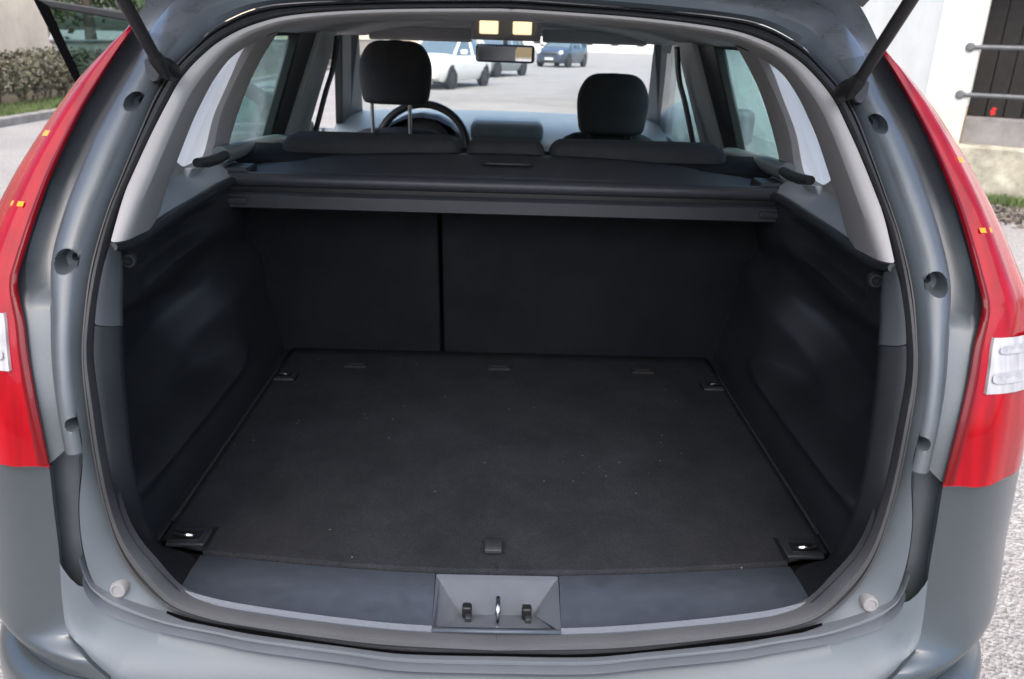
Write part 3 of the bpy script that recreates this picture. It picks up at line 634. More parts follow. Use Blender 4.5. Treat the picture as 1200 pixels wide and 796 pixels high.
V, F = grid([l + mir(l)[::-1][1:] for l in loops]); obj('bumper_step', V, F, 'shelfp', CAR, autosmooth=50)
seam = [Vector((FE[-1].x-.225*math.sin(R(90)*k/16), FE[-1].y+.30*(1-math.cos(R(90)*k/16)), FE[-1].z-.03*(1-math.cos(R(90)*k/16)))) for k in range(16, 0, -1)] + cr(rest, 41)[8:]
full = seam + mir(seam)[::-1][1:]
def outw(p): return Vector((p.x*.9, (p.y-.35)*1.2, 0)).normalized()
loops = [[p+outw(p)*(a)+Vector((0, 0, z)) for p in full] for a, z in ((-.006, -.002), (.004, -.002), (.022, -.004), (.030, -.010), (.034, -.022), (.036, -.06), (.026, -.10), (.027, -.13), (.03, -.2), (.0, -.3), (-.05, -.37))]
V, F = grid(loops); obj('bumper', V, F, 'paint', CAR, autosmooth=50)
# quarter panels / sills / doors (outer skin)
def skin(y, z):
    wv = lerp_tab([(.25, .80), (.45, .86), (.7, .875), (.95, .85), (1.05, .83)], z)
    return wv*lerp_tab([(.3, .90), (.6, .975), (1.0, 1.0), (3.4, 1.0), (4.0, .93), (4.25, .75)], y)
for s in SD:
    spans = [(.30, 1.72, 'quarter_panel'), (2.86, 4.25, 'front_wing')] if s < 0 else [(.30, 1.72, 'quarter_panel'), (1.73, 2.85, 'front_door'), (2.86, 4.25, 'front_wing')]
    for y0, y1, nm in spans:
        loops = []
        for i in range(25):
            y = y0+(y1-y0)*i/24
            zs_ = [.22, .3, .45, .6, .75, .9, 1.0, 1.03]
            if nm == 'front_wing': zs_ = [min(z, 1.0-.12*max(0, y-2.9)) for z in zs_]
            loops.append([Vector((-skin(y, z)*(1), y, z)) for z in zs_])
        V, F = grid([side(l, s) for l in loops]); obj(nm, V, F, 'paint', CAR, solid=.02)
    # upper quarter panel from the lamp edge forward to the window frames
    a = [p for p in LB]; b = [Vector((-(xi(p.z)+.045+.06*max(0, min(1, (1.36-p.z)/.2))), max(p.y+.06, .40), p.z)) for p in LB]; c = [Vector((-(xi(p.z)+.075), .50+max(0, p.z-1.15)*1.5, p.z)) for p in LB]
    V, F = grid([side(l, s) for l in (a, b, c)]); obj('upper_quarter', V, F, 'paint', CAR)
    for y in (.82, 3.45):
        wr = empty('wheel', (s*.76, y, .315), parent=CAR)
        V, F = lathe_geo([(.2, -.1), (.295, -.1), (.315, -.07), (.315, .07), (.295, .1), (.2, .1)], (s*.76, y, .315), (1, 0, 0), 32); obj('tyre', V, F, 'tyre', wr)
        V, F = lathe_geo([(.2, .085), (.185, .07), (.06, .05), (0, .06)], (s*.76, y, .315), (s, 0, 0), 32); obj('rim', V, F, 'rim', wr)
# roof skin, bonnet
loops = []
for i in range(14):
    y = .60+1.85*i/13; zt_ = 1.515+.02*math.sin(math.pi*i/13)-(.03 if i == 13 else 0)
    loops.append([Vector((x, y, zt_-.07*(abs(x)/.6)**2.5)) for x in [-.60+1.2*k/16 for k in range(17)]])
V, F = grid(loops); obj('roof_panel', V, F, 'paint', CAR, solid=.01)
loops = [[Vector((x, y, z-.06*(x/.8)**2)) for x in [-.8+1.6*k/12 for k in range(13)]] for y, z in ((3.22, 1.0), (3.5, .97), (3.9, .90), (4.15, .82), (4.26, .7), (4.3, .45))]
V, F = grid(loops); obj('bonnet', V, F, 'paint', CAR, solid=.01)
obj('underbody', *box_geo((0, 2.1, .30), (1.5, 3.9, .1)), 'blackp', CAR)
# ---- raised tailgate and its gas struts
gate = []
for f, (y, z) in enumerate([(.62, 1.54), (.46, 1.64), (.20, 1.84), (-.06, 2.02), (-.30, 2.14), (-.46, 2.15), (-.58, 2.09), (-.64, 2.0)]):
    hw = [.60, .62, .64, .66, .68, .68, .66, .62][f]
    gate.append([Vector((hw*k/8, y, z-.05*(k/8)**2)) for k in range(-8, 9)])
V, F = grid(gate); tg_ = obj('tailgate', V, F, 'paint', CAR, solid=.05, off=0)
V, F = grid([[p+Vector((0, -.02, -.034)) for p in r_[2:-2]] for r_ in gate[1:4]]); obj('rear_window', V, F, 'carglass', tg_)
V, F = grid([[p+Vector((0, -.01, -.034)) for p in r_[2:-2]] for r_ in gate[4:7]]); obj('gate_lining', V, F, 'darkp', tg_)
for s in SD:
    p0 = side([sp((186, 78), -.035)], s)[0]; p1 = side([sp((172, 45), -.055)], s)[0]
    a = side([ay((187, 76), .30)], s)[0]; b = side([ay((151, 12), .245)], s)[0]; d = (b-a)
    st = empty('gas_strut', a, parent=CAR)
    tube('strut_cylinder', [a+d*.12, a+d*1.0, a+d*6.], [.008, .0088, .0088], 'blackp', st, 14)
    tube('strut_rod', [a+d*6., a+d*9.6], .005, 'steel', st, 10)
    tube('strut_end', [a+d*-.22, a+d*.05, a+d*.2], [.007, .010, .009], 'blackp', st, 12)
    q0, q1 = side([sp((176, 92), -.004)], s)[0], side([sp((192, 62), -.012)], s)[0]
    V, F = lathe_geo([(.013, .03), (.013, .008), (.010, .0), (.009, -.014), (0, -.016)], a+Vector((0, .012, 0)), (0, 1, -.4), 16); obj('ball_joint', V, F, 'blackp', st)
    # stamped bracket under the strut
    br = [side([sp(p, -.012)], s)[0] for p in ((168, 70), (186, 60), (196, 70), (186, 94), (177, 96), (170, 84))]
    V, F = poly_prism(br, (0, .012, -.004)); obj('strut_bracket', V, F, 'rubber', st, bevel=.003)

# ================================================================== INTERIOR
# ---- light pillar trim round the opening, from the seal inwards
TE = [(590, 10), (450, 11), (350, 17), (300, 28), (263, 45), (235, 67), (212, 93), (196, 121), (178, 156), (158, 199), (145, 230), (129.5, 284)]
TF = [(590, 17), (450, 18), (352, 25), (305, 37), (272, 55), (247, 80), (227, 107), (212, 136), (197, 170), (181, 208), (168, 238), (152, 281)]
TG = [(590, 24), (450, 25), (356, 31), (322, 38), (300, 48), (275, 62), (255, 86), (240, 112), (226, 141), (208, 188), (197, 217), (187, 258)]
te = cr([sp(p, .004) for p in TE], 111); tf = cr([sp(p, .022) for p in TF], 111)
tgw = cr([(ay(p, .78) if i < 3 else (ay(p, .86) if i == 3 else wp(p))) for i, p in enumerate(TG)], 111)
for l_ in (te, tf, tgw): c0(l_, 0)
for s in SD:
    mid1 = [e+(f-e)*.5+Vector((0, -.006, 0)) for e, f in zip(te, tf)]
    mid2 = [f+(g_-f)*.12+Vector((0, .0, 0)) for f, g_ in zip(tf, tgw)]
    mid3 = [f+(g_-f)*.55+Vector((.012, 0, .0)) for f, g_ in zip(tf, tgw)]
    edge = [g_+Vector((-.03, .004, 0)) for g_ in tgw]
    V, F = grid([side(l, s) for l in (te, mid1, tf, mid2, mid3, tgw, edge)]); obj('pillar_trim', V, F, 'trim', CAR, sub=1, autosmooth=70)
    # misted quarter window
    qp = [(311, 40), (275, 60), (246, 98), (226, 141), (205, 186), (213, 200), (226, 204), (250, 200), (262, 176), (272, 135), (288, 95), (315, 45)]
    ql = [wp(p, .022) for p in qp]; V, F = poly_prism(side(ql, s), (s*.004, 0, 0)); obj('quarter_window', V, F, 'fog', CAR, smooth=False)
    # trim between quarter window and rear door
    cl = [(304, 46), (278, 95), (261, 135), (253, 172), (246, 189), (236, 195)]; c_r = [(330, 33), (303, 76), (283, 125), (268, 171), (264, 192), (262, 200)]
    A = cr([wp(p, .0) for p in cl], 40); B = cr([wp(p, .0) for p in c_r], 40)
    o_ = Vector((-.034, .0, 0)); i_ = Vector((.012, 0, 0))
    V, F = grid([side(l, s) for l in ([p+o_ for p in A], A, between(A, B, .3, 0), [q+i_ for q in between(A, B, .55, 0)], B, [p+o_ for p in B])]); obj('quarter_pillar_trim', V, F, mat('pillar_grey_trim', (.34, .33, .33), .6), CAR, sub=1)  # plain mid-grey trim colour
    # trim under the quarter window
    lowp = [(187, 258), (197, 217), (206, 187), (209, 190), (214, 194.5), (226, 197), (240, 194), (248, 186), (268, 171), (275, 190), (272, 226), (240, 250), (205, 262)]
    lq = [wp(p, .006) for p in lowp]; V, F = poly_prism(side(lq, s), (s*.03, 0, 0)); obj('lower_trim', V, F, 'trim', CAR, bevel=.004)
    # belt guide on the ledge
    bg_ = side([wp(p, -.035) for p in ((231, 191), (243, 190), (256, 186), (264, 182))], s)
    tube('belt_guide', bg_, [.009, .011, .011, .010], 'darkp', CAR, 10)
    V, F = poly_prism(side([wp(p, -.012) for p in ((248, 208), (257, 190), (268, 184), (281, 190), (283, 200), (268, 203))], s), (s*.02, 0, 0)); obj('belt_slot', V, F, 'blackp', CAR, bevel=.003)
    V, F = poly_prism(side([wp(p, -.01) for p in ((219, 211), (226, 197), (252, 195), (246, 212))], s), (s*.02, 0, 0)); obj('ledge_cap', V, F, 'trim_cool', CAR, bevel=.004)
# ---- ledge and side lining
LEp = [((129.5, 284), None), ((147, 281), .25), ((165, 272), .34), ((186, 258), .45), ((206, 245), .55), ((230, 231), .66), ((250, 219), .75), ((268, 210), .83)]
LE = cr([sp(p, .012) if y is None else ay(p, y) for p, y in LEp] + [Vector((-.585, .95, 1.10)), Vector((-.60, 1.18, 1.10))], 64)
def le_at(y):
    for a, b in zip(LE, LE[1:]):
        if a.y <= y <= b.y: f = (y-a.y)/(b.y-a.y+1e-9); return a+(b-a)*f
    return LE[0] if y < LE[0].y else LE[-1]
def smooth(a, b, x): t = max(0, min(1, (x-a)/(b-a))); return t*t*(3-2*t)
ZC = [(.1, .70), (.29, .745), (.5, .755), (.65, .79), (.8, .86), (1.0, .90), (1.15, .90)]
def lining_x(y, z, zt_, xe):
    base = .568+.02*smooth(.62, .8, z)
    zc_ = lerp_tab(ZC, y)
    x = base + (.062 - .03*smooth(.55, .95, y))*smooth(zc_-.02, zc_+.05, z)       # recess above the wheel arch
    x += .018*smooth(.34, .18, y)*smooth(.64, .8, z)
    x += .062*smooth(.84, .66, y)*smooth(.712, .748, z)*smooth(.96, .88, z)
    x -= .020*math.exp(-((z-.718)/.022)**2)*smooth(.9, .74, y)*smooth(.18, .30, y)
    up = zt_-z
    x = x*(1-smooth(.17, .085, up)) + (-xe+.006)*smooth(.17, .085, up)             # comes in again to the ledge
    pk = smooth(.30, .38, y)*smooth(.80, .66, y)*smooth(.03, .042, up)*smooth(.092, .075, up)
    x += .03*pk
    return x
for s in SD:
    rows = []
    for i in range(70):
        y = .165+(1.16-.165)*i/69; L_ = le_at(y); rows.append([])
        for j in range(75):
            z = .612+(L_.z-.612)*j/74; rows[-1].append(Vector((-lining_x(y, z, L_.z, L_.x), y, z)))
        rows[-1].append(Vector((L_.x-.004, y, L_.z+.003)))
    V, F = grid([side(l, s) for l in rows]); sl_ = obj('boot_side_lining', V, F, 'sidep', CAR, autosmooth=60)
    # ledge top
    la = [p+Vector((.0, 0, .004)) for p in LE]; lb = [Vector((max(-xi(p.z+.02)-.01, p.x-.004-.35*max(0, p.y-LE[0].y)), p.y+.02, p.z+.02+.02*smooth(.4, .7, p.y))) for p in LE]
    lm = [a*.6+b*.4+Vector((0, 0, .004)) for a, b in zip(la, lb)]
    V, F = grid([side(l, s) for l in ([p+Vector((.0, 0, -.012)) for p in LE], la, lm, lb)]); obj('ledge_top', V, F, 'trim_cool', sl_, sub=1)
    # dark rim of the ledge
    V, F = tube_geo([p+Vector((.002, -.001, -.006)) for p in LE[:56]], [.006+.003*math.sin(min(1, i/20)*math.pi/2) for i in range(56)], 10); obj('ledge_rim', V, F if s < 0 else F, 'darkp', sl_) if s < 0 else obj('ledge_rim', mir(V), F, 'darkp', sl_)
    # bag hook at the rear end of the ledge
    k = side([ay((150, 306), .215)], s)[0]
    V, F = lathe_geo([(.011, .03), (.011, .0), (.009, -.005), (.006, -.006), (.005, .002), (0, .002)], k, Vector((s*.4, 1, -.2)), 22); obj('bag_hook', V, F, 'tyre', sl_)
    # aperture trim below the light trim
    e1 = [(129.5, 285), (121, 313), (114, 350), (111, 380)]; h1 = [(147, 297), (150, 325), (150, 350), (151, 381)]
    e2 = [(111, 381), (110, 420), (117, 475), (127, 541), (140, 596), (156, 632), (182, 664), (211, 694)]
    h2 = [(151, 382), (152, 420), (156, 475), (162, 541), (174, 596), (189, 630), (210, 652), (233, 652)]
    for nm, e_, h_, m_, n_ in (('aperture_trim', e1, h1, 'midp', 30), ('aperture_trim', e2, h2, 'apt', 70)):
        ee = cr([sp(p, .006) for p in e_], n_); hh = cr([sp(p, .055) for p in h_], n_)
        if m_ == 'apt':
            hh = cr([sp(p, .055) if i < 4 else (ay(p, .13) if i == 4 else az(p, .624)) for i, p in enumerate(h_)], n_)
        back = [p+Vector((-.075, .035, -.005)) for p in hh]
        V, F = grid([side(l, s) for l in (ee, between(ee, hh, .25, -.008), between(ee, hh, .8, -.006), hh, back)]); ob = obj(nm, V, F, m_, CAR, sub=1, autosmooth=60)
# ---- boot floor
fe_px = [(236, 651), (268, 654), (300, 657), (375, 664), (451, 669.5), (506, 672.5), (592, 674)]
fe = cr([az(p, .621) for p in fe_px], 40); c0(fe, -1); fe_full = fe+mir(fe)[::-1][1:]
rows = []
for f in (0, .012, .04, .15, .3, .45, .6, .75, .9, 1.0):
    rows.append([Vector((p.x*(1-f)+(.545*(-1+2*i/(len(fe_full)-1)))*f if f < 1 else .545*(-1+2*i/(len(fe_full)-1)), p.y+(1.15-p.y)*f, .621+(.003 if f > .005 else -.01))) for i, p in enumerate(fe_full)])
for r_ in rows[2:]:
    for i, p in enumerate(r_): p.x = .545*(-1+2*i/(len(r_)-1))
V, F = grid(rows); fl = obj('boot_floor', V, F, 'carpet', CAR, solid=.012)
fl['label'] = 'black carpeted boot floor board'
for s in SD:
    V, F = box_geo((s*.605, .66, .608), (.103, .96, .02)); obj('floor_strip', V, F, 'sidep', CAR, bevel=.004)
    V, F = tube_geo([(s*.5495, .31, .622), (s*.5495, .6, .622), (s*.5495, 1.0, .622)], .0042, 8); obj('floor_seam', V, F, 'darkp', fl)
V, F = box_geo((0, .62, .592), (1.28, 1.0, .02)); obj('floor_tray', V, F, 'blackp', CAR)
for s in SD:
    for px, sc in (((222, 630), 1.0), ((334, 442), .8)):
        c = az(px, .626); c = side([c], s)[0]
        t = empty('tie_down', c, parent=fl)
        V, F = box_geo(c, (.062*sc, .046*sc, .008)); obj('plate', V, F, 'darkp', t, bevel=.003)
        V, F = box_geo(c+Vector((s*.004, 0, .0042)), (.046*sc, .026*sc, .002)); obj('pocket', V, F, 'blackp', t, bevel=.001)
        lp_ = [c+Vector((s*a*sc, b*sc, z)) for a, b, z in ((.024, .006, .004), (.020, -.004, .010), (.006, -.010, .0125), (-.008, -.008, .010), (-.010, .004, .004))]
        V, F = tube_geo(cr(lp_, 16), .0032*sc, 8); obj('ring', V, F, 'chrome', t)
        V, F = box_geo(c+Vector((-s*.034*sc, .0, .0)), (.006*sc, .062*sc, .003)); obj('slot', V, F, 'blackp', t, bevel=.0008)
for px in ((417, 427), (585, 430), (753, 434)):
    c = az(px, .628); a = empty('seat_anchor', c, parent=fl)
    box('cup', c+Vector((0, 0, -.004)), (.056, .03, .012), 'tyre', a, .003); box('bar', c+Vector((0, -.002, .0025)), (.036, .005, .003), 'tyre', a, .001)
c = az((578, 641), .63)
V, F = grid([[c+Vector((x, y, z)) for x in (-.0135, .0135)] for y, z in ((.022, -.004), (.02, .004), (.006, .007), (-.012, .0075), (-.017, .005), (-.017, -.001))]); obj('pull_tab', V, F, 'darkp', fl, solid=.003, bevel=.0008)
# ---- sill plate with the latch recess
sb = cr([sp(p, .010) for p in [(208, 694), (251, 706), (300, 715), (375, 725.5), (451, 734), (506, 738)]], 50)
stp = cr([az(p, .622) for p in [(236, 650.5), (268, 653.5), (300, 656.5), (375, 663.5), (451, 669), (510, 672.3)]], 50)
for s in SD:
    loops = [[p+Vector((0, -.002, -.02)) for p in sb], [p+Vector((0, -.002, -.002)) for p in sb], [p+Vector((0, .004, .003)) for p in sb], between(sb, stp, .12, .0), [p+Vector((0, 0, .002)) for p in between(sb, stp, .5, 0)], [p+Vector((0, -.003, .002)) for p in stp], stp, [p+Vector((0, .0, -.02)) for p in stp]]
    V, F = grid([side(l, s) for l in loops]); sp_ = obj('sill_plate', V, F, 'sillp', CAR, autosmooth=50)
    V, F = grid([side(l, s) for l in ([p for p in (sb[0]+Vector((0, 0, -.02)), stp[0]+Vector((0, 0, -.02)))], [sb[0], stp[0]])]); obj('plate_end', V, F, 'sillp', sp_)
def L2(px, z): return az(px, z)
O1, O2 = L2((511, 673), .622), sb[-1]
I1, I2, I3 = L2((517, 678.5), .620), L2((541, 720), .600), L2((512, 738), .612)
fr = sp((506, 741), .004)
V = [O1, O2, I1, I2, I3]; V += mir(V)
F = [(0, 1, 4, 3, 2), (5, 7, 8, 9, 6), (2, 3, 8, 7), (3, 4, 9, 8), (0, 2, 7, 5)]
rec = obj('latch_recess', V, F, 'recessp', CAR, smooth=False, bevel=.003)
V, F = grid([[O2+Vector((0, -.004, .0)), Vector((0, O2.y-.006, O2.z+.001)), mir([O2])[0]+Vector((0, -.004, .0))], [I3+Vector((0, -.006, .003)), Vector((0, I3.y-.006, I3.z+.003)), mir([I3])[0]+Vector((0, -.006, .003))], [I3, Vector((0, I3.y, I3.z)), mir([I3])[0]]]); obj('recess_lip', V, F, 'sillp', rec, solid=.004)
k = az((583, 733), .606)
tube('striker', cr([k+Vector((.0, -.006, -.006)), k+Vector((0, -.004, .024)), k+Vector((0, .006, .033)), k+Vector((0, .022, .030)), k+Vector((0, .028, -.002))], 24), .0036, 'chrome', rec, 10)
for px in ((547, 724), (617, 726)):
    c = az(px, .606); st = box('catch_stop', c+Vector((0, .006, .008)), (.014, .014, .020), 'blackp', rec, .003)
    box('stop_pad', c+Vector((.002, -.005, .003)), (.009, .010, .010), 'darkp', st, .002)
# ---- rear seat
RS = empty('rear_seat', (0, 1.1, .3), parent=CAR)
def slab(name, x0, x1, m_, parent, yb=1.115, yt=.985, zb_=.60, zt_=1.13, th=.11):
    n = 10; front = []
    V = []; rows = []
    for i in range(n+1):
        f = i/n; z = zb_+(zt_-zb_)*f; y = yb+(yt-yb)*f
        rows.append([Vector((x0+(x1-x0)*k/8, y-.006*math.sin(math.pi*k/8)*math.sin(math.pi*f), z)) for k in range(9)])
    V, F = grid(rows); return obj(name, V, F, m_, parent, solid=th, off=1, bevel=.005)
slab('seat_back', -.63, -.158, 'backcarpet', RS); slab('seat_back', -.148, .63, 'backcarpet', RS)
box('split_gap', (-.153, 1.135, .87), (.02, .05, .52), 'void', RS, .002)  # near-black filler, painting the shade inside the seat split
def cushion(name, c, s, m_, parent, bev, sub=1, rot=None):
    V, F = box_geo(c, s, rot); o = obj(name, V, F, m_, parent, bevel=bev); o.modifiers['bevel'].segments = 6; return o
cushion('headrest', (-.315, 1.10, 1.122), (.42, .13, .115), 'seat', RS, .035)
cushion('headrest', (.0, 1.10, 1.120), (.19, .13, .115), 'seat', RS, .035)
cushion('headrest', (.315, 1.10, 1.122), (.42, .13, .115), 'seat', RS, .035)
box('seat_cushion', (0, 1.45, .45), (1.25, .6, .3), 'seat', RS, .05)
# ---- cargo cover (lifts out of the car)
CC = empty('cargo_cover', (0, .9, 1.068), 'black roller cargo cover spanning the car behind the rear seat', 'cargo cover')
def xbar(name, prof, m_, hw=.592, nx=24, crown=0., bow=0.):
    loops = [[Vector((x, y - bow*(x/hw)**2*0, z-crown*(x/hw)**2)) for y, z in prof] for x in [-hw+2*hw*k/nx for k in range(nx+1)]]
    V, F = grid(loops, True); n = len(prof); F += [tuple(range(n)), tuple(range(len(V)-n, len(V)))[::-1]]; return obj(name, V, F, m_, CC, autosmooth=35)
circ = [(.866+.018*math.cos(t), 1.105+.0155*math.sin(t)) for t in [2*math.pi*i/16 for i in range(16)]]
xbar('roller_tube', circ, 'coverbar')
xbar('pull_bar', [(.842, 1.049), (.850, 1.045), (.885, 1.045), (.89, 1.06), (.88, 1.082), (.85, 1.081), (.842, 1.075)], 'coverbar', hw=.597)
xbar('cover_joint', [(.862, 1.075), (.9, 1.075), (.9, 1.097), (.862, 1.097)], 'blackp', hw=.588)
rows = []
for k in range(29):
    x = -.575+1.15*k/28; e = (abs(x)/.575)
    rows.append([Vector((x, y, z-.030*e**2.2*f)) for y, z, f in ((.872, 1.113, .3), (.90, 1.124, .5), (.95, 1.139, .8), (1.0, 1.150, 1.), (1.03, 1.152, 1.05))])
V, F = grid(rows); fp = obj('cover_panel', V, F, 'cover', CC, solid=.012)
CC.location.z = 1.068
c = ay((595, 195), .93)+Vector((0, 0, .003))
V, F = tube_geo(cr([c+Vector((x, y, .002)) for x, y in ((-.052, .0), (-.045, -.005), (0, -.007), (.045, -.005), (.052, 0))], 14), .0042, 8); obj('panel_grip', V, F, 'blackp', CC)
for s in SD:
    cushion('end_cap', (s*.578, .905, 1.108), (.058, .075, .040), 'coverbar', CC, .008)
    box('end_clip', (s*.572, .838, 1.064), (.05, .01, .014), 'darkp', CC, .003)
    box('end_plate', (s*.601, .875, 1.075), (.012, .075, .075), 'blackp', CC, .004)
# ---- front seats
def headrest(c, wd, h_, t_, parent):
    rows = []
    for i in range(15):
        f = i/14; z = c[2]-h_/2+h_*f
        k = (1-.14*(1-f)**3)*(1-max(0, (f-.45)/.55)**2.6*.40)*(1 if i < 14 else .9); d = 1-.35*f**2-(.25 if i in (0, 14) else 0)
        if i in (0, 14): k *= .93
        ring = []
        for j in range(24):
            t = 2*math.pi*j/24; cx, sy = math.cos(t), math.sin(t); e = .55
            ring.append(Vector((c[0]+wd/2*k*math.copysign(abs(cx)**e, cx), c[1]+t_/2*d*math.copysign(abs(sy)**e, sy)+.01*f, z)))
        rows.append(ring)
    V, F = grid(rows, True); F += [tuple(range(24)), tuple(range(14*24, 15*24))]; return obj('headrest', V, F, 'seat', parent, sub=1)
for nm, xc, zb_, zt_, sh in (('driver_seat', -.376, 1.178, 1.388, 1.10), ('passenger_seat', .369, 1.098, 1.304, 1.108)):
    fs = empty(nm, (xc, 2.05, .3), parent=CAR)
    headrest((xc, 2.0, (zb_+zt_)/2), .252, zt_-zb_, .11, fs)
    for dx in (-.085, .045) if xc < 0 else (-.065, .065): tube('headrest_post', [(xc+dx, 2.02, sh-.05), (xc+dx, 2.01, zb_+.03)], .0065 if xc < 0 else .014, 'steel' if xc < 0 else 'blackp', fs, 10)
    rows = []
    for i in range(13):
        f = i/12; z = .5+(sh-.5)*f; k = (.25 if f < .6 else .25-.11*((f-.6)/.4)**2.0); 
        ring = []
        for j in range(20):
            t = 2*math.pi*j/20; cx, sy = math.cos(t), math.sin(t); ring.append(Vector((xc+k*math.copysign(abs(cx)**.5, cx), 2.06+.06*(1-.35*f)*math.copysign(abs(sy)**.6, sy)-.0*f, z)))
        rows.append(ring)
    V, F = grid(rows, True); F += [tuple(range(20)), tuple(range(12*20, 13*20))]; obj('backrest', V, F, 'seat', fs, sub=1)
    box('cushion', (xc, 2.32, .45), (.5, .5, .2), 'seat', fs, .05)
# ---- dashboard, wheel, mirror, visors, lamps, headliner
prof = [(2.6, .55), (2.50, .8), (2.50, .96), (2.56, 1.025), (2.7, 1.055), (2.9, 1.08), (3.06, 1.09), (3.15, 1.06), (3.2, .9)]
rows = [[Vector((x, y-.03*(abs(x)/.7)**2, z-.012*(abs(x)/.7)**2)) for y, z in prof] for x in [-.72+1.44*k/20 for k in range(21)]]
V, F = grid(rows); dash = obj('dashboard', V, F, 'dash', CAR, sub=1)
cushion('centre_hood', (.01, 2.62, 1.045), (.30, .24, .085), 'dash', dash, .03)
rows = []
for i in range(9):
    t = math.pi*i/8; rows.append([Vector((-.335-.17*math.cos(t), y, .98+.135*math.sin(t)*k)) for y, k in ((2.44, .88), (2.46, 1.0), (2.6, .95), (2.8, .6))])
V, F = grid(rows); obj('instrument_hood', V, F, 'blackp', dash)
V, F = lathe_geo([(.12, 0), (.11, -.004), (0, -.004)], (-.335, 2.53, .97), (0, 1, 0), 24); obj('instrument_dials', V, F, 'blackp', dash)
swc = Vector((-.322, 2.36, .985)); na = Vector((0, -1, .38)).normalized(); ua = Vector((0, .38, 1)).normalized()
ring = [swc+Vector((1, 0, 0))*.178*math.cos(t)+ua*.178*math.sin(t) for t in [2*math.pi*i/40 for i in range(41)]]
sw = tube('steering_wheel', ring, .0155, 'blackp', CAR, 10)
V, F = lathe_geo([(.075, .0), (.075, .02), (.06, .035), (0, .04)], swc-na*.0+ua*-.01, na, 20); obj('hub', V, F, 'blackp', sw)
for a in (Vector((1, 0, 0)), Vector((-1, 0, 0)), -ua): tube('spoke', [swc+a*.05, swc+a*.17], [.02, .014], 'darkp', sw, 8)
mc = ay((592, 63), 2.5)
cushion('rear_view_mirror', mc, (.235, .035, .068), 'blackp', CAR, .014, rot=Matrix.Rotation(R(-7), 3, 'Z')); mir_o = bpy.data.objects['rear_view_mirror']
V, F = box_geo(mc+Vector((-.002, -.0185, 0)), (.215, .003, .054), Matrix.Rotation(R(-7), 3, 'Z')); obj('mirror_glass', V, F, mat('mirror_silver', (.85, .87, .88), .02, 1.0), mir_o, bevel=.001)
tube('mirror_stem', [mc+Vector((0, .02, .02)), mc+Vector((0, .05, .075))], .009, 'blackp', mir_o)
def zline(y): return lerp_tab([(.6, 1.436), (.8, 1.438), (1.5, 1.455), (2.2, 1.46), (2.42, 1.437)], y)
rows = []
for i in range(24):
    y = .72+(2.42-.72)*i/23; zc_ = zline(y)
    rows.append([Vector((x, y, zc_-(zc_-1.398)*(abs(x)/.545)**3.2)) for x in [-.545+1.09*k/24 for k in range(25)]])
V, F = grid(rows); obj('headliner', V, F, 'liner', CAR, solid=.012, off=1)
for nm, a, b in (('sun_visor', (432, 30), (553, 52)), ('sun_visor', (636, 35), (758, 56))):
    p, q = ay(a, 2.33), ay(b, 2.33); c = (p+q)/2
    cushion(nm, c+Vector((0, .0, .004)), (abs(q.x-p.x), .022, abs(p.z-q.z)*.9), 'visor', CAR, .008, rot=Matrix.Rotation(R(-18), 3, 'X'))
c = ay((593, 36), 2.2)
con = cushion('overhead_console', c+Vector((0, .05, .004)), (.25, .12, .075), 'visor', CAR, .012)
for px in ((573, 32), (612, 33)):
    q = ay(px, 2.2); cushion('lamp_lens', q+Vector((0, -.01, 0)), (.066, .018, .044), 'lamp_on', con, .005)
    cushion('lamp_bezel', q+Vector((0, -.004, 0)), (.078, .018, .056), 'visor', con, .004)
